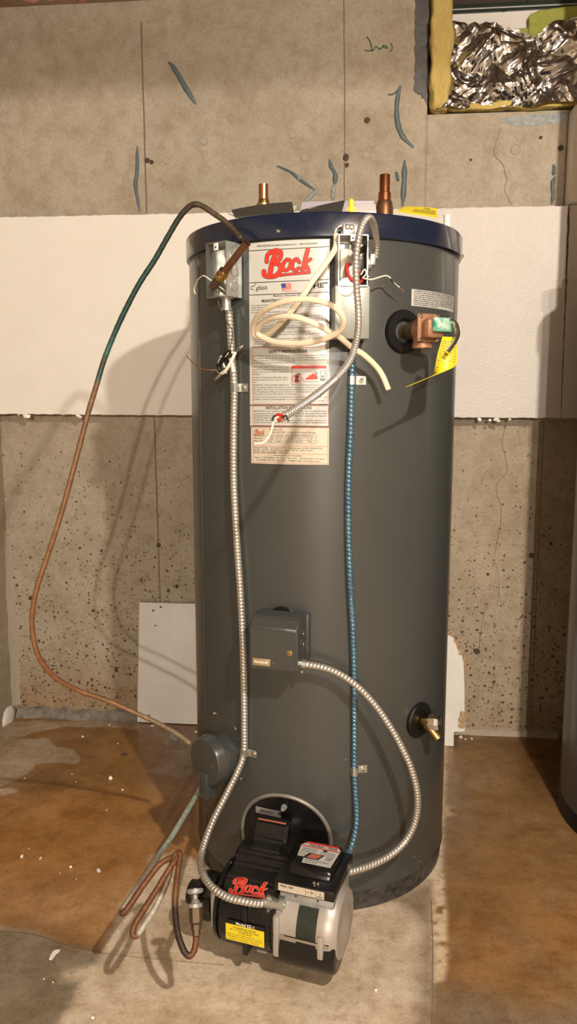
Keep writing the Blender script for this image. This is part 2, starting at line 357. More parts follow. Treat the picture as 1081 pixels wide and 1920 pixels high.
def dust(m):         # pale dried drops and dust specks, thicker towards the floor
    nt = m.node_tree; b = nt.nodes['Principled BSDF']; L = nt.links.new; tc = nd(nt, 'ShaderNodeTexCoord'); old = b.inputs['Base Color'].links[0].from_socket
    sx = nd(nt, 'ShaderNodeSeparateXYZ'); L(tc.outputs['Object'], sx.inputs[0]); dz = nd(nt, 'ShaderNodeMapRange'); dz.inputs[1].default_value = 0.05; dz.inputs[2].default_value = .75; dz.inputs[3].default_value = .15; dz.inputs[4].default_value = .02; L(sx.outputs['Z'], dz.inputs[0])
    vo = nd(nt, 'ShaderNodeTexVoronoi'); vo.inputs['Scale'].default_value = 70; L(tc.outputs['Object'], vo.inputs['Vector']); sc_ = nd(nt, 'ShaderNodeSeparateColor'); L(vo.outputs['Color'], sc_.inputs[0])
    pw = nd(nt, 'ShaderNodeMath', operation='POWER'); L(sc_.outputs[0], pw.inputs[0]); pw.inputs[1].default_value = 3.0; ml = nd(nt, 'ShaderNodeMath', operation='MULTIPLY'); L(pw.outputs[0], ml.inputs[0]); L(dz.outputs[0], ml.inputs[1])
    lt = nd(nt, 'ShaderNodeMath', operation='SUBTRACT'); L(ml.outputs[0], lt.inputs[0]); L(vo.outputs['Distance'], lt.inputs[1]); r = nd(nt, 'ShaderNodeMapRange'); r.inputs[1].default_value = -.03; r.inputs[2].default_value = .02; r.inputs[4].default_value = .75; L(lt.outputs[0], r.inputs[0])
    mx = nd(nt, 'ShaderNodeMix', data_type='RGBA'); L(r.outputs[0], mx.inputs[0]); L(old, mx.inputs[6]); mx.inputs[7].default_value = (.34, .33, .29, 1); L(mx.outputs[2], b.inputs['Base Color'])
dust(MATS['paint_grey'])
concrete('concrete_wall'); concrete('concrete_plain', speck=False); concrete('concrete_floor', speck=False, wet=True)
def beads(m, amt):         # foam bead texture: fine voronoi relief
    nt = m.node_tree; b = nt.nodes['Principled BSDF']; tc = nd(nt, 'ShaderNodeTexCoord'); vo = nd(nt, 'ShaderNodeTexVoronoi'); vo.inputs['Scale'].default_value = 190
    nt.links.new(tc.outputs['Object'], vo.inputs['Vector']); bp = nd(nt, 'ShaderNodeBump'); bp.inputs['Strength'].default_value = amt; bp.inputs['Distance'].default_value = .002
    nt.links.new(vo.outputs['Distance'], bp.inputs['Height']); nt.links.new(bp.outputs[0], b.inputs['Normal'])
mat('eps_beady', (.60, .565, .535), .5, var=(.55, .515, .49), vscale=9, vamt=.6)
beads(MATS['eps'], .12); beads(MATS['eps_beady'], .6)
# ------------------------------------------------------------------ numpy noise and stain masks
def vn(x, y, s, seed=0):
    x = x*s; y = y*s; xi = np.floor(x).astype(int); yi = np.floor(y).astype(int); fx = x-xi; fy = y-yi
    tab = np.random.default_rng(seed).random(4096)
    h = lambda a, b: tab[(a*73+b*179+((a*b) % 31)*7) % 4096]
    fx = fx*fx*(3-2*fx); fy = fy*fy*(3-2*fy)
    return (h(xi, yi)*(1-fx)+h(xi+1, yi)*fx)*(1-fy)+(h(xi, yi+1)*(1-fx)+h(xi+1, yi+1)*fx)*fy
def fbm(x, y, s, seed=0, o=4): return sum(vn(x, y, s*2**k, seed+k)*.5**(k+1) for k in range(o))
def sdist(px_, py_, poly):     # signed distance to a polygon, inside positive
    d = np.full(px_.shape, 1e9); ins = np.zeros(px_.shape, bool); n = len(poly)
    for i in range(n):
        ax_, ay_ = poly[i]; bx_, by_ = poly[(i+1) % n]; ex, ey = bx_-ax_, by_-ay_
        t = np.clip(((px_-ax_)*ex+(py_-ay_)*ey)/(ex*ex+ey*ey+1e-12), 0, 1)
        d = np.minimum(d, np.hypot(px_-ax_-t*ex, py_-ay_-t*ey))
        c = ((ay_ > py_) != (by_ > py_)) & (px_ < (bx_-ax_)*(py_-ay_)/(by_-ay_+1e-12)+ax_); ins ^= c
    return np.where(ins, d, -d)
def smooth(d, soft): t = np.clip(d/soft*.5+.5, 0, 1); return t*t*(3-2*t)
# ------------------------------------------------------------------ floor
xs = np.r_[-1.25, np.arange(-1.235, 1.25, .0048), np.linspace(1.35, 4.2, 14)]
ys = np.r_[np.linspace(-9.0, .85, 14), np.arange(.9, 2.58, .0048), 2.62]
X, Y = np.meshgrid(xs, ys); nx, ny = len(xs), len(ys)
wx = X+(fbm(X, Y, 9, 3)-.47)*.10+(fbm(X, Y, 45, 8)-.47)*.02; wy = Y+(fbm(X, Y, 9, 5)-.47)*.10+(fbm(X, Y, 45, 9)-.47)*.02
def fpoly(pts): return [tuple(onz(*p)[:2]) for p in pts]
cc = np.zeros((ny, nx, 3)); cc[:] = (.58, .485, .385)
ro = np.full((ny, nx), .62)
def stain(poly, col, amt, soft=.02, rough=None, mod=None, warp=1.0):
    global cc, ro
    d = sdist(X+(wx-X)*warp, Y+(wy-Y)*warp, fpoly(poly)); m_ = smooth(d, soft)*amt
    if mod is not None: m_ = m_*mod
    cc = cc*(1-m_[..., None])+np.array(col)*m_[..., None]
    if rough is not None: ro = ro*(1-m_)+rough*m_
n4 = fbm(X, Y, 4, 21); n12 = fbm(X, Y, 14, 31)
RUST = (.355, .172, .046); BROWN = (.225, .122, .041); DAMP = (.205, .172, .125)
# left: rust-brown wet sheet, dry islands, the dark damp corner
stain([(-400, 1330), (380, 1345), (420, 1640), (330, 1590), (285, 1600), (270, 1640), (235, 1690), (190, 1785), (0, 1745), (-400, 1700)], RUST, .93, .012, .34, .80+.4*n4, .55)
stain([(-400, 1335), (380, 1345), (380, 1480), (330, 1462), (270, 1500), (120, 1480), (-400, 1520)], BROWN, .75, .08, .27, warp=.5)
stain([(-300, 1345), (30, 1352), (170, 1352), (265, 1356), (262, 1366), (195, 1364), (128, 1362), (60, 1372), (30, 1384), (60, 1386), (88, 1383), (96, 1398), (132, 1406), (148, 1418), (143, 1431), (100, 1430), (70, 1431), (62, 1444), (30, 1460), (0, 1476), (-300, 1500)], (.39, .315, .235), .97, .006, .55, warp=.35)
stain([(268, 1447), (300, 1436), (312, 1402), (296, 1380), (262, 1358), (420, 1366), (380, 1440), (350, 1452), (332, 1461), (312, 1452)], (.34, .26, .18), .95, .006, .5, warp=.35)
stain([(-40, 1482), (20, 1478), (34, 1484), (10, 1491), (-40, 1494)], (.50, .42, .33), .9, .01, .6, warp=.2)
stain([(0, 1744), (60, 1752), (190, 1786), (184, 1806), (150, 1820), (122, 1826), (122, 1838), (152, 1840), (142, 1868), (118, 1905), (110, 1960), (-400, 2000), (-400, 1740)], DAMP, .95, .018, .5, warp=.25)
stain([(0, 1715), (180, 1745), (190, 1786), (0, 1750)], (.16, .09, .04), .5, .03, warp=.5)
# under and right of the tank: brown wet sheet bounded by the joint line
stain([(836, 1375), (1600, 1400), (2200, 2100), (812, 2100), (810, 1846), (812, 1700), (828, 1630), (834, 1500)], BROWN, .92, .010, .30, .85+.3*n4, .12)
stain([(900, 1690), (1200, 1650), (1500, 1900), (1000, 1890), (860, 1860), (830, 1760)], (.30, .15, .05), .8, .12, .40, np.clip((n12-.30)*3, 0, 1.1))
stain([(815, 1850), (960, 1880), (1200, 1900), (1400, 2100), (812, 2100)], (.20, .155, .115), .8, .06, .45, warp=.6)
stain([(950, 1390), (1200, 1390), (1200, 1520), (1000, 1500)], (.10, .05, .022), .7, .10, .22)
stain([(838, 1470), (880, 1480), (876, 1560), (850, 1590), (832, 1560)], (.215, .15, .095), .6, .06, .4)
stain([(730, 1688), (765, 1706), (796, 1738), (792, 1790), (786, 1860), (784, 2000), (809, 2000), (809, 1700), (818, 1650), (790, 1660)], (.215, .165, .115), .8, .022, .5, warp=.12)
stain([(812, 1636), (832, 1640), (838, 1720), (837, 1780), (833, 1836), (814, 1842), (810, 1740)], (.66, .54, .40), .95, .008, .9, np.clip((fbm(X, Y, 60, 77)-.22)*5, 0, 1), .12)
stain([(826, 1512), (852, 1512), (853, 1528), (830, 1535)], (.58, .45, .32), .8, .01, .9, np.clip((fbm(X, Y, 50, 71)-.3)*5, 0, 1), .2)
stain([(100, 1500), (260, 1495), (330, 1580), (180, 1640), (60, 1600)], (.33, .165, .05), .5, .10, .36, warp=.8)
stain([(420, 1640), (560, 1700), (640, 1850), (500, 1960), (250, 1900), (300, 1800)], (.60, .50, .385), .6, .08, .6)
mb = MB()
Zf = -(fbm(X, Y, 12, 41)-.47)*.0030
mb.v = np.c_[X.ravel(), Y.ravel(), Zf.ravel()].tolist()
mb.f = [(j*nx+i, j*nx+i+1, (j+1)*nx+i+1, (j+1)*nx+i) for j in range(ny-1) for i in range(nx-1)]
me = bpy.data.meshes.new('floor'); me.from_pydata(mb.v, [], mb.f); me.shade_smooth()
at_ = me.color_attributes.new('Col', 'FLOAT_COLOR', 'POINT'); at_.data.foreach_set('color', np.c_[cc.reshape(-1, 3), ro.ravel()].astype(np.float32).ravel())
me.materials.append(MATS['concrete_floor']); floor_o = bpy.data.objects.new('floor', me); COL.objects.link(floor_o); struct(floor_o)
def flatfloor(a, b, h): p = onz(a, b); return np.array([p[0], p[1], h])
mb = MB()
for pts, wd in (([(808, 1690), (811, 1780), (810, 1850), (809, 1960)], 1.2), ([(0, 1747), (60, 1752), (120, 1770), (190, 1787)], 1.6), ([(190, 1788), (300, 1800), (420, 1810)], .5)): mb.ribbon(pts, wd, flatfloor, .0014)
mb.build('floor_crack', 'crack', floor_o)
# ------------------------------------------------------------------ back wall (cast concrete, opening for the window)
WX0 = .179; WZ0 = 1.983; WTOP = 2.345
xs = np.unique(np.r_[np.arange(-1.232, 1.25, .0085), WX0, np.linspace(1.3, 4.2, 10)]); zs = np.unique(np.r_[-.02, np.arange(0, WTOP, .0085), WZ0, WTOP])
X, Z = np.meshgrid(xs, zs); nx, nz = len(xs), len(zs)
wx = X+(fbm(X, Z, 7, 13)-.47)*.12; wz = Z+(fbm(X, Z, 7, 15)-.47)*.12
cw = np.zeros((nz, nx, 3)); cw[:] = (.395, .352, .285)
lowm = smooth(1.10-Z, .06)[..., None]; cw = cw*(1-lowm)+np.array((.385, .335, .265))*lowm
def wstain(poly, col, amt, soft, warp=.5, mod=None):
    global cw
    P_ = [tuple(ony(*p)[[0, 2]]) for p in poly]; m_ = smooth(sdist(X+(wx-X)*warp, Z+(wz-Z)*warp, P_), soft)*amt
    if mod is not None: m_ = m_*mod
    cw = cw*(1-m_[..., None])+np.array(col)*m_[..., None]
wstain([(-60, 1270), (260, 1275), (420, 1290), (420, 1360), (-60, 1360)], (.30, .20, .115), .8, .10)
wstain([(640, 40), (800, 40), (800, 385), (640, 390)], (.36, .295, .225), .4, .10)
wstain([(0, 40), (260, 30), (250, 400), (0, 400)], (.42, .36, .285), .5, .1)
wstain([(840, 1330), (1100, 1330), (1100, 1400), (840, 1400)], (.34, .255, .165), .6, .06)
wstain([(840, 820), (1100, 820), (1100, 1330), (840, 1330)], (.42, .35, .255), .5, .12)
wstain([(0, 180), (260, 180), (260, 400), (0, 400)], (.44, .375, .30), .4, .2)
wstain([(300, 40), (640, 60), (640, 280), (300, 260)], (.375, .325, .26), .6, .15)
keep = [(j, i) for j in range(nz-1) for i in range(nx-1) if not (xs[i] >= WX0-1e-6 and zs[j] >= WZ0-1e-6 and xs[i] < 1.18)]
ww_ = WALL_Y-(fbm(X, Z, 10, 51)-.47)*.004
ww_[np.isclose(Z, WZ0) | np.isclose(X, WX0)] = WALL_Y
me = bpy.data.meshes.new('wall_back'); me.from_pydata(np.c_[X.ravel(), ww_.ravel(), Z.ravel()].tolist(), [], [(j*nx+i, (j+1)*nx+i, (j+1)*nx+i+1, j*nx+i+1)[::-1] for j, i in keep]); me.shade_smooth()
at_ = me.color_attributes.new('Col', 'FLOAT_COLOR', 'POINT'); at_.data.foreach_set('color', np.c_[cw.reshape(-1, 3), np.ones(nx*nz)].astype(np.float32).ravel())
me.materials.append(MATS['concrete_wall']); wall_b = bpy.data.objects.new('wall_back', me); COL.objects.link(wall_b); struct(wall_b)
def solid(mb, name, m, parent=None, colr=None, **k):
    if colr is not None: mb.c = np.tile(np.array(colr), (len(mb.v), 1))
    return mb.build(name, m, parent, **k)
RH = 1.185
mb = MB()
mb.box(WORLD, WX0-.006, WX0+.0, WALL_Y+.004, WALL_Y+.2, WZ0-.006, WTOP); mb.box(WORLD, WX0-.006, RH, WALL_Y+.004, WALL_Y+.2, WZ0-.012, WZ0-.002); mb.box(WORLD, RH-.003, RH+.004, WALL_Y+.004, WALL_Y+.2, WZ0-.006, WTOP)
solid(mb, 'opening_reveal', 'concrete_plain', wall_b, (.38, .32, .25))
def onwall(a, b, h): p = ony(a, b, WALL_Y); return np.array([p[0], WALL_Y-.0012-h, p[2]])
for k, (pts, wd, m_) in enumerate((([(315, 116), (326, 128), (346, 162), (367, 196)], 10, 'caulk'), ([(257, 274), (257, 320), (254, 345), (258, 375), (262, 397)], 7, 'caulk'),
        ([(518, 311), (545, 323), (562, 337), (592, 358)], 6, 'caulk'), ([(593, 357), (584, 366), (568, 381)], 9, 'caulk_pale'), ([(617, 298), (620, 312), (628, 328), (626, 350)], 9, 'caulk'), ([(626, 344), (624, 360), (623, 378)], 8, 'caulk_pale'),
        ([(750, 160), (744, 190), (744, 225), (754, 255), (775, 277)], 10, 'caulk'), ([(758, 300), (757, 340), (754, 388)], 11, 'caulk'), ([(742, 322), (744, 330), (746, 341)], 7, 'caulk'), ([(748, 165), (738, 176), (726, 178)], 3, 'caulk'),
        ([(1037, 308), (1038, 318), (1036, 330)], 7, 'caulk'), ([(1040, 330), (1035, 345), (1036, 365), (1033, 384)], 8, 'caulk'))):
    MB().bead(pts, wd*1.0, onwall, .006, k).build('crack_sealant', m_, wall_b, sharp=0)
MB().bead([(553, 329), (560, 334), (566, 339)], 10, onwall, .006, 40).build('crack_sealant', 'caulk_pale', wall_b, sharp=0)
MB().bead([(936, 226), (975, 227), (1010, 225), (1045, 221), (1082, 214)], 19, onwall, .002, 41).build('sill_sealant', 'caulk_pale', wall_b, sharp=0)
ed = [(.138+random.uniform(-.003, .003), 2.345-.29*i/24) for i in range(25)]+[(.146+.032*i/8, 2.052-.035*i/8+random.uniform(-.006, .006)) for i in range(1, 8)]
MB().prism([(.1788, 2.345)]+ed+[(.1788, 2.008)], lambda a, b, h: np.array([a, WALL_Y-.001-h, b]), -.004, .003).build('tar_strip', 'tar', wall_b)
mb = MB()
for pts in ([(688, 70), (694, 80), (697, 95)], [(684, 95), (698, 95), (704, 88), (712, 93)], [(713, 92), (720, 85), (726, 91), (718, 88)], [(733, 82), (735, 90), (731, 97)]): mb.ribbon(pts, 2.2, onwall, .0004)
mb.build('crayon_mark', 'crayon_green', wall_b)
for pts, wd in (([(940, 238), (929, 268), (926, 290), (942, 308), (946, 326), (950, 338), (945, 355), (952, 372), (960, 386)], 1.3), ([(948, 795), (941, 830), (947, 860), (949, 884), (932, 905), (930, 925), (938, 950), (938, 980), (930, 1020), (926, 1042)], 1.4), ([(926, 1050), (934, 1080), (934, 1120)], 1.2), ([(914, 1130), (905, 1160), (899, 1200), (896, 1235)], 1.1)):
    MB().ribbon(pts, wd*.75, onwall, .0003, caps=False).build('wall_crack', 'crack', wall_b)
for (a, b, wd) in (((265, 40), (275, 400), 2.6), ((644, 0), (646, 190), 1.8), ((646, 190), (645, 385), 2.0), ((289, 782), (300, 1130), 2.2), ((1011, 790), (986, 1375), 3.0), ((1019, 790), (994, 1375), 1.4)):
    q = [np.array(a)+(np.array(b)-np.array(a))*t+np.array([random.uniform(-.5, .5), 0]) for t in np.linspace(0, 1, 9)]
    MB().ribbon(q, wd, onwall, .0004, caps=False).build('form_seam', 'seam', wall_b)
for x_, y_, r_ in ((207, 305, 8), (249, 304, 6), (313, 301, 7), (571, 294, 8), (687, 290, 7), (549, 253, 6), (233, 1025, 5), (274, 1024, 6), (333, 1023, 5), (382, 265, 7), (966, 280, 9)):
    mb = MB(); c = onwall(x_, y_, 0); k = r_/FPX*2.55
    mb.lathe(c, (0, -1, 0), [(-.004, k*1.08), (.0012, k), (.0018, k*.86), (.0004, k*.8), (.0003, .0005)], 16); mb.build('form_tie_plug', 'tie_plug', wall_b)
for x_, y_, r_ in ((276, 301, 5), (284, 304, 4), (648, 296, 6), (650, 310, 4), (297, 1022, 4.5), (996, 1041, 5), (1050, 278, 5), (688, 225, 5), (1013, 258, 3), (882, 300, 2.5), (893, 1221, 6), (58, 1121, 4.5), (331, 1099, 4)):
    mb = MB(); c = onwall(x_, y_, 0); k = r_/FPX*2.55; mb.blob(c, k, .22, x_, (1, .22, 1), 2); mb.build('form_tie_hole', 'hole_dark', wall_b)
# sealant along the foot of the wall
mb = MB()
for i, (a, b) in enumerate(((30, 262), )):
    P_ = [onz(x_, 1345+ (x_-30)*.03) for x_ in np.linspace(30, 262, 30)]
    v = []; f = []
    for q in P_:
        j = random.uniform(-.006, .006); v += [(q[0], WALL_Y+.005, .036+j), (q[0], WALL_Y-.010, .026+j), (q[0], WALL_Y-.018+j, .010), (q[0], WALL_Y-.028+j, -.002)]
    for k in range(len(P_)-1):
        for r_ in range(3): f.append((4*k+r_, 4*k+r_+1, 4*k+r_+5, 4*k+r_+4))
    mb.add(v, f)
mb.build('cove_sealant', 'cove_grey', wall_b)
mb = MB(); v = []; f = []
for i, xx in enumerate(np.linspace(.33, .66, 30)):
    j = random.uniform(-.003, .003); v += [(xx, WALL_Y+.005, .022+j), (xx, WALL_Y-.010, .017+j), (xx, WALL_Y-.02+j, -.002)]
    if i: f += [(3*i-3, 3*i-2, 3*i+1, 3*i), (3*i-2, 3*i-1, 3*i+2, 3*i+1)]
mb.add(v, f); solid(mb, 'cove_sealant', 'tie_plug', wall_b)
# other walls, ceiling
def plainwall(name, *bx):
    mb = MB(); mb.box(WORLD, *bx); o = solid(mb, name, 'concrete_plain', None, (.40, .345, .27)); return struct(o)
wall_l = plainwall('wall_left', -1.43, -1.23, -9.0, 2.76, 0, WTOP)
plainwall('wall_right', 4.2, 4.4, -9.0, 2.76, 0, WTOP); plainwall('wall_front', -1.43, 4.4, -9.2, -9.0, 0, WTOP)
mb = MB(); mb.box(WORLD, -1.43, 4.4, -9.2, 2.86, 2.62, 2.64); ceil_ = struct(mb.build('ceiling', 'ceiling_ply'))
for k in range(14):
    x_ = -1.2+k*.406; MB().box(WORLD, x_, x_+.038, -9.0, 2.60, 2.385, 2.62).build('joist', 'timber', ceil_)
beam = MB().box(WORLD, -1.23, 4.2, -1.52, -1.40, 2.085, 2.385).build('ceiling_beam', 'timber', ceil_)
mb = MB(); mb.box(WORLD, -1.40, 4.2, 2.60, 2.75, WTOP+.002, WTOP+.04); struct(mb.build('trim_1', 'timber'))
mb = MB(); mb.box(WORLD, -1.40, 4.2, 2.70, 2.74, WTOP+.04, 2.62); struct(mb.build('trim_2', 'timber'))
mb = MB(); rr = random.Random(3)
for k in range(16): mb.blob((-1.08+k*.03, 2.625+rr.uniform(-.01, .01), WTOP+.055), .04, .25, k, (1, .8, .9), 2)
tag(mb.build('insulation_wool', 'pink_wool', None, sharp=0), 'faded pink wool insulation tucked above the wall top in the upper left corner', 'insulation')
# plaster patch and seam strip in the left corner
mb = MB(); v = []; f = []; n_ = 26
for i in range(n_+1):
    z_ = .04+.66*i/n_; j = random.uniform(-.003, .003); tq = min(1, (n_-i)/10); wd = (.004+.008*math.sin(i*.5)**2)*tq
    v += [(-1.232, WALL_Y-.02-wd+j, z_), (-1.231+.009*tq+j*tq, WALL_Y-.014*tq, z_), (-1.231+.018*tq+j*tq, WALL_Y-.004*tq, z_), (-1.231+.024*tq, WALL_Y+.002, z_)]
    if i: f += [(4*i-4+q, 4*i-3+q, 4*i+1+q, 4*i+q) for q in range(3)]
mb.add(v, f); mb.build('corner_filler', 'tie_plug', wall_l)
mb = MB(); mb.blob((-1.238, 2.505, .012), .05, .07, 5, (.4, 1.1, .9), 3); mb.build('plaster_patch', 'plaster', wall_l, sharp=60)
# ------------------------------------------------------------------ window, insulation
from mathutils.geometry import delaunay_2d_cdt
from mathutils import noise as mnoise
def lumpy(x0, x1, y0, y1, z0, z1, amp, fr, seed=0, res=.012):
    bm = bmesh.new(); bmesh.ops.create_cube(bm, size=1)
    n = max(2, int(max(x1-x0, y1-y0, z1-z0)/res)); n = min(n, 46)
    bmesh.ops.subdivide_edges(bm, edges=bm.edges[:], cuts=n, use_grid_fill=True)
    v = []
    for q in bm.verts:
        c = Vector(q.co)*1.0; rr = Vector((abs(c.x), abs(c.y), abs(c.z)))
        ln = (abs(c.x*2)**6+abs(c.y*2)**6+abs(c.z*2)**6)**(1/6); c = c/max(ln, 1e-6)*max(rr)*2 if ln > 0 else c
        p = Vector(((x0+x1)/2+c.x*(x1-x0), (y0+y1)/2+c.y*(y1-y0), (z0+z1)/2+c.z*(z1-z0)))
        d = mnoise.noise_vector(p*fr+Vector((seed, 0, 0)))*amp+mnoise.noise_vector(p*fr*3.3+Vector((seed, 5, 0)))*amp*.4
        v.append(tuple(p+d))
    bm.verts.index_update(); mb = MB().add(v, [[w_.index for w_ in f.verts] for f in bm.faces]); bm.free(); return mb
win = bpy.data.objects.new('window_1', None); COL.objects.link(win); win.location = (.2, 2.66, 2.0); struct(win)
def wz(x_, y_, Y_): return ony(x_, y_, Y_)[2]
zb = wz(940, 30, 2.64); zt = wz(940, 8, 2.64)
fr = MB(); fr.box(WORLD, .182, RH-.006, 2.62, 2.66, zb+.006, zb+.030, .003); fr.box(WORLD, .182, RH-.006, 2.605, 2.63, zb-.006, zb+.006, .002); fr.build('window_frame', 'window_steel', win)
MB().box(WORLD, .182, RH-.006, 2.612, 2.618, zb+.010, zb+.014).build('frame_lip', 'zinc_dull', win)
MB().box(WORLD, .40, .41, 2.60, 2.62, zb-.010, zb+.002, .002).build('window_latch', 'window_steel', win)
MB().box(WORLD, .182, RH-.006, 2.645, 2.65, zb+.03, WTOP+.0).build('window_pane', 'window_glass', win)
MB().box(WORLD, .48, .49, 2.63, 2.66, zb+.03, WTOP).build('mullion', 'window_steel', win)
MB().box(WORLD, .182, RH-.006, 2.598, 2.606, 2.18, zb-.008).build('lower_panel', 'board_white', win)
ins = thing('foil_insulation', 'crumpled silver foil-faced insulation stuffed in the basement window opening', 'insulation', (.45, 2.56, 1.984))
# yellow fibre edge at the left, lime fibre behind the foil top
lumpy(.183, .243, 2.505, 2.64, 1.986, 2.335, .010, 16, 2).build('fibre_batt', 'fibreglass', ins, sharp=0)
lumpy(.26, 1.15, 2.575, 2.595, 1.992, 2.225, .006, 14, 7).build('fibre_core', 'fibre_lime', ins, sharp=0)
lumpy(.47, 1.15, 2.560, 2.592, 2.17, 2.275, .008, 14, 9).build('fibre_core', 'fibre_lime', ins, sharp=0)
lumpy(.24, 1.0, 2.535, 2.57, 1.986, 2.005, .006, 18, 4).build('fibre_edge', 'fibreglass', ins, sharp=0)
tx_ = [ony(a, b, 2.53) for a, b in ((822, 46), (850, 41), (880, 42), (930, 50), (975, 62), (1003, 70), (1016, 58), (1030, 44), (1081, 30))]
tX = [p[0] for p in tx_]+[1.15]; tZ = [p[2] for p in tx_]+[tx_[-1][2]]
x0_, x1_ = tX[0], 1.15
def zbot(x): return 1.990+.004*math.sin(x*23)+.003*math.sin(x*61)
def rn(x, z, s_): return abs(mnoise.noise((x, z, s_)))
def foily(x, z):          # crumpled sheet: sharp creases at several sizes, folds running on a slant
    wx_ = x+.03*mnoise.noise((x*9, z*9, 2)); wz_ = z+.03*mnoise.noise((x*9, z*9, 7))
    a = wx_*.80+wz_*.60; c = wx_*.6-wz_*.80
    b = 2.530-.012*math.sin((x-.2)*9)*math.sin((z-1.98)*11)
    b -= .050*rn(a*4, c*9, 3)+.030*rn(a*14, c*8, 31)+.018*rn(a*9, c*26, 9)+.008*rn(a*36, c*22, 19)+.0022*rn(a*60, c*80, 23)
    e = min(x-x0_, .03)/.03; return b+.020+.010*(1-e)
nu, nv = 380, 150; v = []; f = []
for i in range(nu+1):
    x = x0_+(x1_-x0_)*(i/nu)**1.25; zl_, zh = zbot(x), np.interp(x, tX, tZ)+.004*mnoise.noise((x*60, 3, 1))
    for j in range(nv+1):
        z = zl_+(zh-zl_)*j/nv; v.append((x+(.005*mnoise.noise((z*50, 1, 1)) if i == 0 else 0), foily(x, z), z))
f = [(i*(nv+1)+j, (i+1)*(nv+1)+j, (i+1)*(nv+1)+j+1, i*(nv+1)+j+1) for i in range(nu) for j in range(nv)]
fo = MB().add(v, f).build('foil_facing', 'foil', ins, sharp=0)
# ------------------------------------------------------------------ foam panels on the wall
def panel(name, label, poly, y0, y1, holes=None, m='eps', res=.012):
    # slab with slightly worn edges; poly: outline in (x,z) metres
    mb = MB(); out = []
    for i in range(len(poly)):
        a = np.array(poly[i]); b = np.array(poly[(i+1) % len(poly)]); n = max(1, int(np.linalg.norm(b-a)/res))
        for k in range(n):
            q = a+(b-a)*k/n; out.append((q[0]+random.uniform(-.0012, .0012)*(k > 0), q[1]+random.uniform(-.0012, .0012)*(k > 0)))
    mb.prism(out, lambda a, b, h: np.array([a, h, b]), y0, y1)
    return mb.build(name, m, None, sharp=30)
pa, pb = ony(1064, 386, 2.495), ony(1050, 784, 2.495); pc, pd = ony(0, 408, 2.495), ony(0, 776, 2.495)
zl = lambda p, q, x: p[2]+(q[2]-p[2])*(x-p[0])/(q[0]-p[0])
fp = panel('foam_sheet', '', [(-1.226, zl(pc, pa, -1.226)), (-.101, zl(pc, pa, -.10)), (-.101, zl(pd, pb, -.10)), (-1.226, zl(pd, pb, -1.226))][::-1], 2.493, 2.557)
tag(fp, 'smooth cream white foam insulation sheet on the wall left of the tank', 'foam sheet')
fp1 = panel('foam_sheet', '', [(-.099, zl(pc, pa, -.10)), (pa[0], pa[2]), (pb[0], pb[2]), (-.099, zl(pd, pb, -.10))][::-1], 2.493, 2.557, m='eps_beady')
tag(fp1, 'beady white foam insulation sheet on the wall right of the tank', 'foam sheet')
for k, (x_, y_, r_) in enumerate(((46, 778, 5), (52, 781, 5), (34, 776, 3), (146, 779, 4), (150, 782, 4), (118, 776, 3), (898, 786, 4), (918, 788, 4), (930, 786, 5), (935, 789, 3), (955, 786, 3))):
    p = ony(x_, y_, 2.50); MB().blob(p, r_/FPX*2.5, .35, k, (1.1, .8, 1), 1).build('torn_bead_clump', 'crumb', fp if x_ < 500 else fp1)
x2 = pa[0]+.006
fp2 = panel('foam_sheet', '', [(x2, pa[2]+.001), (1.22, pa[2]+.001), (1.22, pb[2]), (x2+.004, pb[2])][::-1], 2.491, 2.557, m='eps_beady')
tag(fp2, 'white foam sheet at the right edge, behind the second tank', 'foam sheet')
ua = ony(1078, 206, 2.48); ub = ony(1068, 381, 2.48)
mb = MB(); mb.box(WORLD, ub[0], 1.22, 2.477, 2.555, ub[2], 1.975, .012)
tag(mb.build('foam_sheet', 'eps'), 'thicker foam sheet at the right edge below the foil window, rounded corner', 'foam sheet')
# ------------------------------------------------------------------ loose boards leaning on the wall
def board(label, poly, ybot, ytop, th, name='leaning_board', m='board_white'):
    z0 = min(p[1] for p in poly); z1 = max(p[1] for p in poly)
    yy = lambda z: ybot+(ytop-ybot)*(z-z0)/(z1-z0)
    mb = MB(); mb.prism(poly, lambda a, b, h: np.array([a, yy(b)-h, b]), 0.0, th); return tag(mb.build(name, m, None, sharp=30), label, 'board')
bl, br = onz(259, 1351, .003), onz(372, 1364, .003)
tl = ony(263, 1128, 2.545)
b1 = board('smooth white board leaning on the wall left of the grey tank', [(bl[0], .003), (bl[0]+.33, .003), (tl[0]+.34, tl[2]), (tl[0], tl[2])], bl[1], 2.545, .012)
def onboard(x_, y_): return ony(x_, y_, 2.497)
for x_, y_, r_ in ((287, 1145, 2.4), (301, 1138, 2.4), (291, 1173, 1.8), (279, 1341, 2.0)):
    d = ray(x_, y_); # intersect with the leaning face
    s_ = (2.545-bl[1])/(tl[2]-.003); k = (bl[1]-.0125-.003*s_+s_*CAM_H)/(d[1]-s_*d[2]); p = CP+d*k
    MB().blob(p, r_/FPX*2.5, .2, x_, (1, .4, 1), 1).build('screw_hole', 'hole_dark', b1)
q0, q1 = onz(834, 1394, .002), onz(847, 1394, .002)
yb = q0[1]-.006
def bp(x_, y_): p = ony(x_, y_, yb+.03); return (p[0], p[2])
poly = [(bp(847, 1393)[0]-.16, .002), (bp(847, 1393)[0], .002), (bp(848, 1364)[0], bp(848, 1364)[1]), bp(868, 1363), bp(869, 1290), bp(868, 1240), bp(863, 1222), bp(856, 1206), bp(848, 1192), bp(838, 1184), (bp(838, 1184)[0]-.16, bp(838, 1184)[1])]
b2 = board('white board with a torn brown edge leaning behind the right side of the tank', poly, yb, yb+.05, .012)
mb = MB(); 
pts_t = [bp(838, 1183), bp(848, 1190), bp(857, 1204), bp(864, 1220), bp(869, 1240), bp(871, 1262)]
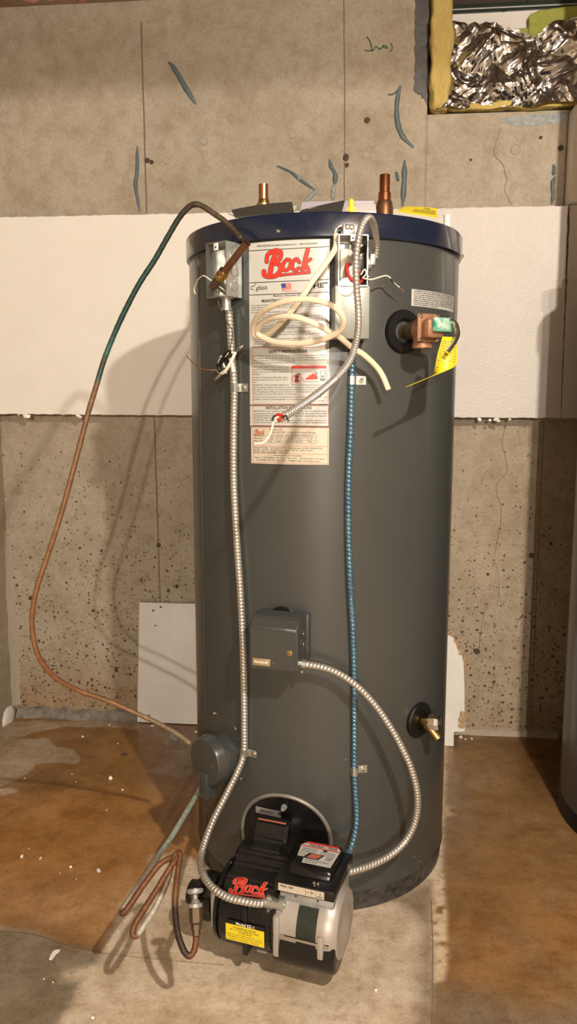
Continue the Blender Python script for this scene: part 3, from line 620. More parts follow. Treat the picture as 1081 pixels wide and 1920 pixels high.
for i, (a, c) in enumerate(pts_t):
    for k in range(9): mb.blob((a+random.uniform(-.010, .003), yb+.030+random.uniform(-.002, .004), c+random.uniform(-.012, .012)), random.uniform(.002, .006), .4, i*9+k, (1, .6, 1.3), 1)
for x_, y_ in ((862, 1340), (866, 1350), (864, 1330), (860, 1352), (866, 1338)): mb.blob((bp(x_, y_)[0], yb-.008, bp(x_, y_)[1]), .008, .4, x_, (1, .3, 1.4), 1)
mb.build('torn_edge', 'board_torn', b2, kind='stuff')
# ------------------------------------------------------------------ water heater
ZT = 1.479; ZB = 1.432
wh = thing('water_heater', 'tall grey cylindrical oil-fired water heater with navy top band and printed labels', 'water heater', (AX[0], AX[1], 0))
AX3 = np.array([AX[0], AX[1], 0.0])
MB().lathe(AX3, (0, 0, 1), [(.045, R-.004), (.047, R), (.30, R), (.7, R), (1.1, R), (1.44, R), (1.445, R-.003)], 128).build('shell', 'paint_grey', wh)
mb = MB(); mb.lathe(AX3, (0, 0, 1), [(ZB+.001, R-.002), (ZB, R+.005), (ZB+.002, R+.0065), (ZT-.004, R+.0065), (ZT, R+.004), (ZT+.001, R-.01), (ZT-.004, R-.02), (ZT-.004, .001)], 128)
tb = mb.build('top_band', 'paint_navy', wh)
for dg, z_ in ((-13, 1.446), (84, 1.44), (150, 1.44)):
    F = TF(dg); MB().lathe(F.P(0, .006, z_), F.n, [(0, .0042), (.002, .0042), (.0035, .003), (.004, .0008)], 12).build('band_screw', 'chrome', tb)
MB().box(TF(-30.5), -.0012, .0012, .0055, .0082, ZB, ZT-.001).build('band_seam', 'paint_navy', tb)
MB().lathe(AX3, (0, 0, 1), [(0.0, R-.008), (.002, R-.004), (.028, R-.003), (.040, R+.001), (.047, R+.001), (.048, R-.01)], 96).build('base_ring', 'base_black', wh)
MB().box(TF(-57), -.0012, .0012, -.001, .0015, .05, ZB).build('shell_seam', 'paint_grey', wh)
# water nipples on the lid
def at_top(x_, y_, Y_): return ony(x_, y_, Y_)
n1 = thing('copper_pipe_stub', 'short bare copper pipe stub rising from the tank top, left, behind dark booklet', 'pipe', (ony(494, 400, 1.86)[0], 1.86, ZT-.004))
c = np.array(n1.location); zt1 = ony(494, 346, 1.86)[2]-c[2]; zc = ony(494, 379, 1.86)[2]-c[2]
MB().lathe(c, (0, 0, 1), [(0, .0112), (zt1, .0112), (zt1, .0098), (zt1-.03, .0095)], 28).build('pipe_stub', 'copper', n1)
MB().lathe(c, (0, 0, 1), [(0, .016), (zc-.004, .016), (zc-.002, .0135), (zc+.004, .0125), (zc+.006, .0118)], 28).build('solder_collar', 'brass', n1)
n2 = thing('copper_pipe_stub', 'stepped copper pipe stub rising from the tank top beside yellow notice', 'pipe', (ony(720, 400, 1.87)[0], 1.87, ZT-.004))
c = np.array(n2.location); zq = lambda y_: ony(720, y_, 1.87)[2]-c[2]
MB().lathe(c, (0, 0, 1), [(0, .0125), (zq(329), .0122), (zq(328), .0115), (zq(345), .0105)], 28).build('pipe_stub', 'copper', n2)
MB().lathe(c, (0, 0, 1), [(0, .0148), (zq(363), .0148), (zq(361), .0138)], 28).build('coupling', 'copper', n2)
MB().lathe(c, (0, 0, 1), [(0, .020), (zq(390), .020), (zq(386), .0185), (zq(380), .018), (zq(377), .0155)], 28).build('adapter', 'copper_dull', n2)
pv = MB(); c = np.array([ony(838, 410, 1.98)[0], 1.98, ZT-.004]); pv.lathe(c, (0, 0, 1), [(0, .009), (ony(838, 403, 1.98)[2]-c[2], .009), (ony(838, 403, 1.98)[2]-c[2], .007), (.01, .007)], 20)
tag(pv.build('plastic_tube', 'plastic_white'), 'short white plastic tube standing at the right rear of the tank top', 'tube')
# ------------------------------------------------------------------ printed labels
def patch_px(x0, y0, x1, y1, off, th=.0004, n=24):
    a, z0 = thz((x0), y0); b, z1 = thz(x1, y1); return MB().patch(a, b, min(z0, z1), max(z0, z1), off, th, n)
tL, tR = rad(-25.4), rad(5.4)
lab = MB().patch(tL, tR, 1.066, 1.4285, .0003, .0005, 32).build('instruction_label', 'label_white', wh, label='white printed maintenance and safety instruction label')
lab2 = MB().patch(rad(-25.0), rad(5.6), .990, 1.0665, .0004, .0005, 32).build('rating_label', 'label_cream', wh, label='cream rating label with red border')
H1 = .0012; H2 = .0016
K = MB(); G = MB(); RD = MB(); RU = MB(); BL = MB(); DK = MB()
def T(mb_, s_, x0, y0, x1, y1, h_, bold=.008, shear=0.0): text(mb_, s_, tank_px, H1, x0, y0, x1, y1, h_, bold, shear)
def rule(mb_, x0, y0, x1, y1, wd=1.0): mb_.ribbon([(x0+(x1-x0)*t, y0+(y1-y0)*t) for t in np.linspace(0, 1, 7)], wd, tank_px, H1, caps=False)
T(K, '1000 HEATER EXCEEDS ASHRAE 90.1b - 1989 STANDARDS', 482, 463.2, 595.5, 457.8, 2.9, .012)
rule(K, 467, 470.5, 616, 462.5, 1.3); rule(K, 467, 530.5, 616, 524, 1.3); rule(K, 467, 553.5, 616, 547.5, 1.3)
bock(RD, DK, tank_px, H2, lambda a, b: (a, b))
T(K, 'C', 470, 544, 477, 543.6, 8.0, .004, .2); T(K, 'glass', 479.5, 544, 501.5, 542.5, 8.2, .004, .25); rule(K, 477.5, 537, 479.5, 531, 1.0)
BL.ribbon([(528, 536), (535.5, 535.4)], 8.5, tank_px, H1, caps=False)
for k in range(5): RD.ribbon([(535.8, 532.6+k*2.5), (540, 531.9+k*2.5), (546, 532+k*2.5)], 1.3, tank_px, H1, caps=False)
for k in range(2): RD.ribbon([(529, 541.6+k*2.4), (533, 541.2+k*2.4), (536, 541.2+k*2.4)], 1.2, tank_px, H1, caps=False)
rule(K, 527, 532, 530.5, 548, .7); T(RD, 'MADE IN U.S.A.', 535, 547.6, 557, 546.4, 2.2, .012)
T(K, 'HE', 588, 540.6, 607, 538.9, 9.0, .03); rule(K, 583, 536.5, 594, 535.5, 2.0); rule(K, 606, 531, 614, 530.3, 2.0)
T(K, 'Madison, Wisconsin 53704', 512.5, 556.5, 570, 554.0, 3.2, .01)
T(K, 'MAINTENANCE INSTRUCTIONS', 491, 567, 592, 563.6, 5.2, .022)
body = [(471, 574.4, 611, 570.4, 'TO THE OWNER: Establish a regular program of tank sediment, abrasives and'), (471, 578.3, 611, 574.3, 'scale. Most water heater failures are caused by lack of care and excessive'), (471, 582.2, 490, 581.6, 'corrosion.'),
        (471, 587.6, 556, 585.0, 'TO REDUCE LIME AND SEDIMENT: (Every 6 months)'), (475, 592.3, 573, 589.3, '• Drain the heater until the water is clear.'), (475, 596.4, 609, 592.4, '• Repeat flushing to remove any loose lime or sediment that has dropped to the tank'),
        (478, 600.4, 609, 596.6, 'bottom. Close the drain valve, then open the supply and flush it out through the valve'), (475, 604.6, 608, 600.6, '• Lime deposits can be reduced with a lower temperature setting and treatment of the'), (478, 608.6, 566, 606.0, 'water or be removed by hand through the opening.'),
        (472, 613.2, 582, 610.0, 'CHECK RELIEF VALVE OPERATION: (Every 12 months)'), (475, 617.3, 609, 613.3, '• Open the valve by hand to make sure the water flows freely from the drain line that may have'), (478, 621.2, 535, 619.4, 'been blocked. Reseat the valve properly.'),
        (472, 625.6, 580, 622.6, 'INTERNAL INSPECTION OF THE TANK: (See instructions)'), (475, 629.6, 609, 625.8, '• Remove anodes at the top of the tank or inspect them through the hand hole when'), (478, 633.4, 520, 632.0, 'they have been reduced.'),
        (475, 637.8, 609, 634.0, '• If anodes are reduced to one-third of their original diameter, then replace them. A'), (478, 641.8, 600, 638.3, 'used up anode may result in premature failure of the tank and will void it'), (475, 646.2, 495, 645.6, 'Authority')]
for x0, y0, x1, y1, s_ in body: T(G, s_, x0, y0, x1, y1, 2.35, .012)
T(RU, 'FORM NO. 8012', 598, 648.4, 609, 648.0, 1.4, .01)
for a in ((472.5, 652.6, 614, 650.6), (475, 757.4, 614, 757.6), (472.5, 652.6, 475, 757.4), (614, 650.6, 614, 757.6), (474, 761.6, 615, 760.8), (474.6, 797.2, 615.5, 799.0), (474, 761.6, 474.6, 797.2), (615, 760.8, 615.5, 799.0)): rule(RU, *a, .8)
rule(DK, 469, 759.6, 616, 759.0, 1.6); rule(DK, 470, 799.0, 617, 800.6, 1.8); rule(G, 472, 650.6, 500, 650.2, 1.2)
T(K, 'SAFETY INSTRUCTIONS', 504, 662.2, 576, 660.4, 5.2, .022)
for x0, y0, x1, y1, s_ in [(474, 668.6, 611, 666.6, 'CAUTION: Hotter water increases the risk of scald injury. Before changing'), (474, 672.8, 611, 671.0, 'temperature setting see instruction manual. The required water temperature in the'), (474, 677.0, 611, 675.6, 'state of Wisconsin is 125 F. For other areas, refer to local codes or your local plumb-'), (474, 681.2, 554, 680.2, 'ing authority for water temperature requirements.'),
        (474.5, 689.6, 540.5, 689.0, 'FOR YOUR SAFETY: Do not store or use'), (474.5, 694.2, 540.5, 693.6, 'gasoline or other flammable vapors and li-'), (474.5, 698.6, 540.5, 698.2, 'quids in the vicinity of this or any other'), (474.5, 703.0, 489, 702.8, 'appliance.'),
        (474.5, 709.0, 540.5, 708.6, 'If heater is located near flammable vapors,'), (474.5, 713.4, 540.5, 713.0, 'clearance above the floor must be 18" or'), (474.5, 717.6, 482, 717.6, 'more.'), (475, 722.8, 541, 722.6, 'Suitable for water (potable) heating and'),
        (475, 727.2, 611, 727.0, 'space heating. When this heater is used to supply hot water for heating, the'), (475, 731.4, 611, 731.2, 'the system must contain only new equipment including pipe from the heater. The pip-'), (475, 735.6, 611, 735.6, 'ing. All piping and fittings must be suitable for use with potable water. Check the'), (475, 740.0, 556, 740.0, 'requirements of local codes. Never use antifreeze.'),
        (475, 745.2, 612, 745.4, 'Notes for reducing point of use temperature by mixing hot and cold water are'), (475, 749.6, 590, 749.8, 'available. Consult a licensed plumber or the local plumbing authority.')]: T(G, s_, x0, y0, x1, y1, 2.35, .012)
T(G, 'FORM 80281', 595, 751.8, 608, 751.8, 1.5, .01)
T(K, 'INSTALLATION INSTRUCTIONS', 498.5, 767.2, 584, 767.2, 5.0, .022)
for x0, y0, x1, y1, s_ in [(476, 771.8, 612, 772.0, 'IMPORTANT: Check all fittings, hand hole, thermostat, drain valve and relief valve before'), (476, 776.2, 612, 776.6, 'operating the burner. For leaks at fittings, check for tightness of hand hole'), (476, 780.4, 612, 781.0, 'and gasket before filling the heater. Hand holes may expand during shipment.'), (476, 784.4, 520, 784.6, 'Fill tank with water before firing.'), (476, 788.6, 612, 789.4, 'WARNING: This appliance must be installed in accordance with local codes or, in the'), (476, 792.8, 612, 793.8, 'absence of local codes, with NFPA 31 or NFPA booklets 31/211 - MOST RECENT EDITION')]: T(G, s_, x0, y0, x1, y1, 2.4, .014)
o_ = K.build('heading_print', 'ink_black', lab, smooth=False, flip=False, kind='stuff'); G.build('body_print', 'ink_grey', lab, smooth=False, flip=False, kind='stuff')
# danger panel
rule(K2 := MB(), 547, 721.5, 611, 722.2, .7); rule(K2, 547, 688, 547, 721.5, .7); rule(K2, 611, 688, 611, 722, .7)
RD.ribbon([(546.6, 688.6), (578, 688.3), (611.4, 688.2)], 5.6, tank_px, H1, caps=False); text(K2, 'D A N G E R', tank_px, H2, 564, 690.2, 592, 690.0, 3.0, .02)
ang = np.linspace(0, 2*math.pi, 20)
RD.ribbon([(556.3+8*math.cos(g), 710+8*math.sin(g)) for g in ang], 1.2, tank_px, H1, caps=False); K2.ribbon([(556.5, 704), (556, 716)], 7, tank_px, H1, caps=False); K2.ribbon([(556, 704), (559, 701), (563, 702)], 1.6, tank_px, H1); rule(RD, 550.5, 704.5, 562, 715.5, 1.6)
fl = [(571, 712), (576, 706), (578, 708), (580, 702), (583, 704), (585, 699), (588, 702), (591, 700), (592, 704), (595, 705), (595, 711)]
RD.add([tank_px(a, b, H1) for a, b in fl], [tuple(range(len(fl)))])
K2.ribbon([(589, 699), (593, 698), (594, 702), (590, 702)], 1.2, tank_px, H1)
for a in ((601, 694, 608.5, 694), (601, 694, 600.5, 714), (608.5, 694, 608.5, 714), (600.5, 714, 608.5, 714)): rule(K2, *a, .7)
rule(K2, 604.5, 704, 604.5, 708, 2.4); rule(K2, 601, 711.5, 608, 711.5, 2.0); rule(G2 := MB(), 570, 715.5, 598, 715.7, .7); rule(G2, 566, 708, 570, 715, .7)
K2.build('warning_symbol', 'ink_black', lab, smooth=False, flip=False, kind='stuff'); G2.build('warning_outline', 'ink_grey', lab, smooth=False, flip=False, kind='stuff')
RD.build('red_print', 'ink_red', lab, smooth=False, flip=False, kind='stuff'); DK.build('logo_outline', 'ink_black', lab, smooth=False, flip=False, kind='stuff'); RU.build('red_border', 'ink_rust', lab, smooth=False, flip=False, kind='stuff'); BL.build('flag_canton', 'ink_blue', lab, smooth=False, flip=False, kind='stuff')
# rating label
K = MB(); G = MB(); RU = MB()
for a in ((474.5, 801.6, 614, 802.2), (475, 866.5, 613.5, 870), (474.5, 801.6, 475, 866.5), (614, 802.2, 613.5, 870), (474.6, 835.5, 614, 837.0), (474.8, 849, 614, 852)): rule(RU, *a, .7)
bock(RU, None, tank_px, H2, lambda a, b: (477+(a-495)*.222, 805+(b-468)*.215))
for k, s_ in enumerate(('Bock Water Heaters', 'Madison, Wisc.', 'Made in U.S.A.', 'and Canada')): T(K, s_, 476.5, 818+k*4.6, (497, 492, 493, 495)[k], 818+k*4.6, 2.2, .012)
T(K, 'Model No.  51E', 505, 806.8, 528, 807, 2.8, .012); T(K, 'Serial No.  M 173402    Do Not Cover or Remove This Label', 505, 811.3, 591, 812.3, 2.6, .012)
for i, (a, b) in enumerate(((503, 516.5), (519, 531.5), (535, 553.5), (555, 576), (578, 593))):
    for yy in (814, 819.5, 825, 830.5): rule(G, a, yy+(a-503)*.01, b, yy+(b-503)*.01, .5)
    rule(G, a, 814, a, 830.5, .5); rule(G, b, 814, b, 830.5, .5)
    for k, s_ in enumerate((('Input', '1.00', '140'), ('Nozzle', '1.10', '80B'), ('Burner EZ-1', '1.35 GPH', '14.5 Oil'), ('Blast Tube', '120 V', '60 Hz'), ('Amps', '2.6', 'Max'))[i]): T(K, s_, a+1.2, 818+k*5.5, min(b-1, a+2+len(s_)*1.75), 818.1+k*5.5, 2.2, .01)
for x0, y0, x1, y1, s_ in [(476, 840.2, 604, 842, 'Storage  50 Gallon   Test Pressure 300 PSI     Maximum Input 1.35 GPH (190,000 BTU/H)'), (476, 844.4, 586, 846, 'Recovery  166 GPH   Working Pressure 150 PSI   Fuel: No. 1 & No. 2 Fuel Oil'), (476, 848.2, 541, 849.2, '120 Volt   60HZ  Overall Rating  7 AMPS at 120V'), (513, 854.6, 566, 855.8, 'Clearance To Combustibles'), (478, 858.4, 607, 862.0, 'Sides: 6"  Front & Back: 24"  Top: 6"  Floor: N/C   Clearance Flue 9"  UL Listed'), (480, 863.2, 601, 867.0, 'CAUTION: INSTALL ON NON - COMBUSTIBLE FLOORING ONLY')]: T(K, s_, x0, y0, x1, y1, 2.4, .012)
K.build('rating_print', 'ink_black', lab2, smooth=False, flip=False, kind='stuff'); G.build('rating_table', 'ink_grey', lab2, smooth=False, flip=False, kind='stuff'); RU.build('red_border', 'ink_rust', lab2, smooth=False, flip=False, kind='stuff')
# sticker by the relief valve, little sticker low on the left
st = MB().patch(rad(38.2), rad(69), 1.3085, 1.3415, .0003, .0004, 16).build('valve_sticker', 'label_white', wh, label='white printed sticker above the relief valve')
K = MB()
def st_m(a, b, h): return tp(rad(38.2+30.8*a), 1.3415-.033*b, h)
for k, s_ in enumerate(('A TEMPERATURE AND PRESSURE RELIEF VALVE IS REQUIRED TO BE IN', 'STALLED ON THIS WATER HEATER. IT MUST BE LISTED AND COMPLY WITH ANSI', 'Z21.22. PLUMB THE DISCHARGE OF THE VALVE SO THAT IT WILL EXIT NEAR', 'THE FLOOR OR OUTSIDE BUT NOT SO AS TO CAUSE AN INJURY. THE OUTLET', 'MUST NOT BE BLOCKED OR REDUCED. CONSULT THE VALVE MAKER FOR', 'INSPECTION INSTRUCTIONS. LOCAL CODES MAY APPLY. FOLLOW THE', 'INSTALLATION SHEET PACKED WITH THE HEATER. FAILURE TO DO SO MAY', 'VOID THE WARRANTY OF THIS HEATER')):
    text(K, s_, st_m, H1, .035, .12+k*.117, .965 if k < 7 else .5, .12+k*.117, .07, .016, sgn=-1)
K.build('sticker_print', 'ink_black', st, smooth=False, flip=False, kind='stuff')
th1, z1 = thz(400, 1334); th2, z2 = thz(425, 1353)
sm = MB().patch(th1, th2, z2-.003, z1+.0, .0003, .0004, 8).build('small_sticker', 'label_cream', wh)
# ------------------------------------------------------------------ burner opening on the tank front
FO = TF(-11.5, .165)
ring = MB(); v = []; f = []; n_ = 56
def onskin(t, z, off):     # local opening coordinates wrapped on the tank skin
    th = rad(-11.5)+t/R; return tp(th, .168+z, off)
for i in range(n_):
    g = 2*math.pi*i/n_; c, s_ = math.cos(g), math.sin(g)
    v += [onskin(.107*c, .107*s_, .0003), onskin(.107*c, .107*s_, .004), onskin(.103*c, .103*s_, .006), onskin(.099*c, .099*s_, .004), onskin(.099*c, .099*s_, -.03)]
for i in range(n_):
    for k in range(4): a = i*5+k; b = ((i+1) % n_)*5+k; f.append((a, a+1, b+1, b))
ring.add(v, f); rg = ring.build('opening_ring', 'ring_grey', wh)
mb = MB(); v = [onskin(0, 0, .0015)]; f = []
for r_ in range(1, 5):
    for i in range(n_): g = 2*math.pi*i/n_; v.append(onskin(.0995*r_/4*math.cos(g), .0995*r_/4*math.sin(g), .0015))
for i in range(n_): f.append((0, 1+i, 1+(i+1) % n_))
for r_ in range(3):
    for i in range(n_): a = 1+r_*n_; f.append((a+i, a+(i+1) % n_, a+n_+(i+1) % n_, a+n_+i))
pl = MB().add(v, f).build('opening_plate', 'casting_black', wh, label='black burner mounting plate')
t_, z_ = thz(533, 1512)
F = Frame(tp(t_, z_), t_); MB().lathe(F.P(0, 0, 0), F.n, [(0, .007), (.006, .007), (.006, .0045), (.016, .0045), (.017, .003)], 6).build('plate_bolt', 'zinc_dull', pl)
tg = MB(); a0, za = thz(481, 1511); a1, zb_ = thz(527, 1535); tg.patch(a0, a1, zb_+.004, za+.002, .0035, .0008, 6); tgo = tg.build('plate_tag', 'zinc_dull', pl)
K = MB(); text(K, 'ROCK 515', tank_px, .0048, 490, 1519.5, 512, 1524, 3.6, .02); text(K, '1.10 70A GAL.', tank_px, .0048, 489, 1526.5, 519, 1533, 3.4, .02); K.build('tag_print', 'ink_black', tgo, smooth=False, flip=False, kind='stuff')
# ------------------------------------------------------------------ oil burner
th = rad(-14); a_ = rad(-11.5)
BF = Frame((AX[0]+R*math.sin(a_), AX[1]-R*math.cos(a_), 0), th)
bu = thing('oil_burner', 'black oil burner with silver motor projecting from the foot of the tank', 'burner', BF.P(0, .1, 0))
def bprof(prof, t0, t1, bev=.004):
    bm = bmesh.new(); vs_ = [bm.verts.new((t0, d, z)) for d, z in prof]; fa = bm.faces.new(vs_); r_ = bmesh.ops.extrude_face_region(bm, geom=[fa])
    for q in [g for g in r_['geom'] if isinstance(g, bmesh.types.BMVert)]: q.co.x = t1
    bmesh.ops.recalc_face_normals(bm, faces=bm.faces[:])
    if bev: bmesh.ops.bevel(bm, geom=bm.edges[:], offset=bev, segments=2, affect='EDGES', clamp_overlap=True)
    bm.verts.index_update(); o = ([BF.P(*q.co) for q in bm.verts], [[w_.index for w_ in f.verts] for f in bm.faces]); bm.free(); return o
# air-tube end and stepped housing
MB().rod(BF.P(-.002, -.01, .165), BF.P(-.002, .075, .165), .052, seg=32).build('air_tube', 'casting_black', bu)
hb = MB(); hb.add(*bprof([(.045, .245), (.066, .245), (.084, .213), (.112, .205), (.124, .184), (.155, .178), (.155, .09), (.06, .085), (.045, .12)], -.038, .034, .005))
hs = hb.build('housing_neck', 'casting_black', bu)
hb = MB(); hb.add(*bprof([(.072, .205), (.118, .200), (.135, .183), (.178, .180), (.198, .158), (.216, .128), (.222, .10), (.214, .07), (.19, .042), (.15, .03), (.11, .038), (.08, .065), (.068, .11)], -.064, .056, .006))
hm = hb.build('blower_housing', 'casting_black', bu)
MB().box(BF, -.034, .028, .0635, .0668, .2445, .2462).build('red_strip', 'ink_rust', hs)
for s_ in (-.0645, .0565): MB().lathe(BF.P(s_-.004, .147, .112), BF.t, [(0, .074), (.001, .078), (.007, .078), (.008, .074)], 48).build('housing_rim', 'casting_black', hm)
MB().box(BF, -.006, .004, .196, .2218, .05, .150, .001).build('housing_rib', 'casting_black', hm)
# emblem on the slanted face, nameplate below
def slant(a, b, h):       # a,b 0..1 on the slanted face between d=.178,z=.180 and d=.198,z=.158 ... .216,.128
    d = np.interp(b, [-.25, 0, .45, 1], [.169, .182, .198, .2155]); z = np.interp(b, [-.25, 0, .45, 1], [.182, .1765, .158, .1285]); return BF.P(-.058+.105*a, d+.004+h*.8, z+.002+h*.6)
E1, E2 = MB(), MB()
bock(E1, E2, slant, .0022, lambda a, b: (.17+(a-495)*.0078, -.17+(b-468)*.0118), 2.6, .0010)
E1.build('emblem', 'ink_red', bu, smooth=False); E2.build('emblem_outline', 'emblem_pale', bu, smooth=False)
yl = MB(); yl.box(BF, -.040, .040, .2222, .2234, .078, .112, 0); ylo = yl.build('model_label', 'tag_yellow', bu, label='yellow model label')
K = MB(); K.box(BF, -.040, .040, .2222, .2236, .112, .1205); K.build('label_header', 'plastic_black', bu)
lm = lambda a, b, h: BF.P(a, .2242+h, b)
K = MB(); W1 = MB(); text(W1, 'Model EZ-1', lm, .0, -.018, .1135, .020, .1135, .0055, .02, sgn=1)
for k, (s_, a, b) in enumerate((('OIL BURNER FOR USE WITH', -.024, .024), ('No. 1 or No. 2 FUEL OIL ONLY', -.030, .030), ('115 VOLT 60 HZ', -.014, .014), ('Install per instructions furnished with this burner. Use only', -.037, .036), ('wiring suitable for 90 C. Disconnect the power supply before', -.037, .036), ('servicing. Burner must be installed by a trained person.', -.037, .030))):
    text(K, s_, lm, 0, a, .1055-k*.0048, b, .1055-k*.0048, .0026 if k < 3 else .0019, .014, sgn=1)
K.build('label_print', 'ink_black', ylo, smooth=False, flip=False, kind='stuff'); W1.build('label_title', 'badge_white', ylo, smooth=False, flip=False, kind='stuff')
MB().box(BF, .012, .034, .186, .192, .040, .066, .001).build('data_tag', 'zinc_dull', bu)
# bracket between housing and pump, pump, shut-off valve
MB().box(BF, -.082, -.066, .175, .205, .080, .155, .004).build('side_bracket', 'motor_silver', bu)
pm = MB(); pm.lathe(BF.P(-.150, .158, .112), BF.t, [(0, .020), (.002, .024), (.02, .026), (.024, .036), (.06, .037), (.064, .030), (.085, .030)], 24)
pm.box(BF, -.128, -.088, .125, .190, .075, .150, .006); po = pm.build('fuel_pump', 'casting_black', bu)
for d_, z_ in ((.135, .142), (.182, .142), (.135, .084), (.182, .084)): MB().lathe(BF.P(-.134, d_, z_), BF.t, [(0, .005), (.006, .005)], 6).build('pump_bolt', 'casting_black', po)
MB().rod(BF.P(-.118, .19, .135), BF.P(-.118, .204, .135), .009, seg=6).build('pump_port', 'bronze_dark', po)
# motor
mo = MB().lathe(BF.P(.064, .148, .112), BF.t, [(0, .070), (.094, .070)], 40).build('motor_stator', 'stator_green', bu)
MB().lathe(BF.P(.057, .148, .112), BF.t, [(0, .060), (.003, .074), (.010, .0745), (.012, .071), (.045, .0712), (.045, .0700)], 40).build('motor_end_bell', 'motor_silver', bu)
MB().lathe(BF.P(.142, .148, .112), BF.t, [(0, .0705), (.0, .0725), (.012, .073), (.028, .071), (.038, .062), (.040, .052), (.0385, .046), (.042, .030), (.046, .022), (.046, .001)], 40).build('motor_end_bell', 'motor_silver', bu)
for d_, z_ in ((.218, .110),): MB().rod(BF.P(.060, d_+.002, z_), BF.P(.168, d_+.002, z_), .0035, seg=8).build('tie_rod', 'chrome', mo)
for t_ in (.058, .146): MB().box(BF, t_, t_+.012, .208, .2255, .082 if t_ > .1 else .066, .128 if t_ > .1 else .15, .003).build('end_bell_lug', 'motor_silver', mo)
mc = MB().lathe(BF.P(.055, .178, .078), BF.t, [(0, .040), (.002, .046), (.117, .046), (.121, .043), (.123, .038)], 36).build('motor_cover', 'plastic_black', bu)
# electrical box and igniter on top of the motor
eb = MB(); eb.box(BF, .060, .170, .080, .194, .146, .184, .005); ebo = eb.build('wiring_box', 'zinc_dull', bu)
for t_ in (.116, .143): MB().lathe(BF.P(t_, .1935, .163), BF.n, [(0, .0125), (.0012, .0125), (.0016, .0105), (.0008, .010), (.0008, .001)], 24).build('knockout', 'zinc_dull', ebo)
for t_ in (.094, .138): MB().lathe(BF.P(t_, .194, .1795), BF.n, [(0, .0022), (.0005, .0022)], 10).build('screw_hole', 'hole_dark', ebo)
ig = MB(); ig.box(BF, .050, .172, .062, .198, .184, .207, .004); ig.box(BF, .066, .158, .070, .172, .205, .224, .008, taper=lambda x, y, z: (x+(.004 if x < .11 else -.004)*(z > .21), y-(.012 if y > .12 and z > .21 else 0), z)); igo = ig.build('igniter_control', 'plastic_black', bu)
def stk(a, b, h): return BF.P(a, b, .2243+h)
sp = [(.082, .080), (.146, .080), (.154, .092), (.150, .152), (.092, .152), (.090, .132), (.076, .132), (.072, .095)]
so = MB().prism(sp, stk, 0, .0006).build('control_sticker', 'label_white', bu, label='white sticker with red header on the igniter')
RD = MB(); K = MB(); RU = MB()
RD.add([stk(a, b, .0009) for a, b in ((.082, .080), (.146, .080), (.150, .086), (.078, .0865))], [(0, 1, 2, 3)]); RD.add([stk(a, b, .0009) for a, b in ((.0735, .0955), (.153, .0955), (.153, .0985), (.073, .0985))], [(0, 1, 2, 3)])
sk = lambda a, b, h: BF.P(a, b, .2254+h)
text(K, 'GeniSys - 7505', sk, 0, .088, .0935, .146, .0935, .0055, .02, sgn=-1)
for k in range(3): text(K, ('WARNING Electrical', 'shock hazard. Turn off', 'power before service')[k], sk, 0, .078, .106+k*.005, .108, .106+k*.005, .0026, .012, sgn=-1); text(K, ('Reset: hold button', 'for 15 seconds max.', 'Call service person')[k], sk, 0, .118, .109+k*.005, .148, .109+k*.005, .0026, .012, sgn=-1)
for k in range(3): text(RU, ('CAUTION: may', 'start at any', 'time')[k], sk, 0, .077, .121+k*.004, .090, .121+k*.004, .0024, .012, sgn=-1)
K.add([sk(a, b, 0) for a, b in ((.096, .118), (.128, .118), (.120, .137), (.088, .137))], [(0, 1, 2, 3)]); RU.add([sk(a, b, .0003) for a, b in ((.102, .120), (.124, .120), (.117, .135), (.096, .135))], [(0, 1, 2, 3)])
text(K, 'Oil Primary Control Burner', sk, 0, .096, .143, .144, .143, .0034, .014, sgn=-1); text(K, '120 Vac  60 Hz', sk, 0, .096, .149, .122, .149, .0026, .012, sgn=-1)
for k in range(2): text(K, ('LR 29', 'UL')[k], sk, 0, .134, .126+k*.006, .146, .126+k*.006, .0042, .02, sgn=-1)
K.add([sk(a, b, 0) for a, b in ((.120, .0995), (.130, .0995), (.128, .106), (.122, .106))], [(0, 1, 2, 3)]); RD.build('sticker_header', 'ink_red', so, smooth=False, flip=False, kind='stuff'); K.build('sticker_print', 'ink_black', so, smooth=False, flip=False, kind='stuff'); RU.build('sticker_red_print', 'ink_rust', so, smooth=False, flip=False, kind='stuff')
bs = MB().box(BF, .060, .152, .1978, .1988, .188, .203, 0).build('code_label', 'label_cream', bu); K = MB(); lm2 = lambda a, b, h: BF.P(a, .1992, b)
text(K, '7505A - 9001', lm2, 0, .064, .1965, .091, .1965, .0042, .02, sgn=1); text(K, 'A', lm2, 0, .143, .1955, .146, .1955, .004, .02, sgn=1); text(K, 'L  R', lm2, 0, .119, .1955, .131, .1955, .003, .01, sgn=1); text(K, 'AMPS', lm2, 0, .137, .1905, .150, .1905, .0025, .01, sgn=1)
for t_ in (.115, .126, .135): K.box(BF, t_, t_+.0004, .1988, .1992, .189, .202)
K.build('code_print', 'ink_black', bs, smooth=False, flip=False, kind='stuff')
for t_ in (.128, .136): MB().lathe(BF.P(t_, .186, .207), (0, 0, 1), [(0, .0035), (.003, .0035), (.0045, .002)], 10).build('reset_button', 'chrome', igo)
# connector where the long conduit enters the wiring box
cn = MB(); cn.rod(BF.P(.034, .199, .158), BF.P(.066, .199, .158), .0125, seg=20); cn.box(BF, .046, .078, .192, .206, .150, .168, .005); cn.rod(BF.P(.042, .203, .142), BF.P(.042, .203, .175), .0045, seg=10); cn.rod(BF.P(.064, .196, .160), BF.P(.074, .196, .160), .016, seg=20); cn.build('conduit_connector', 'galvanised', bu)
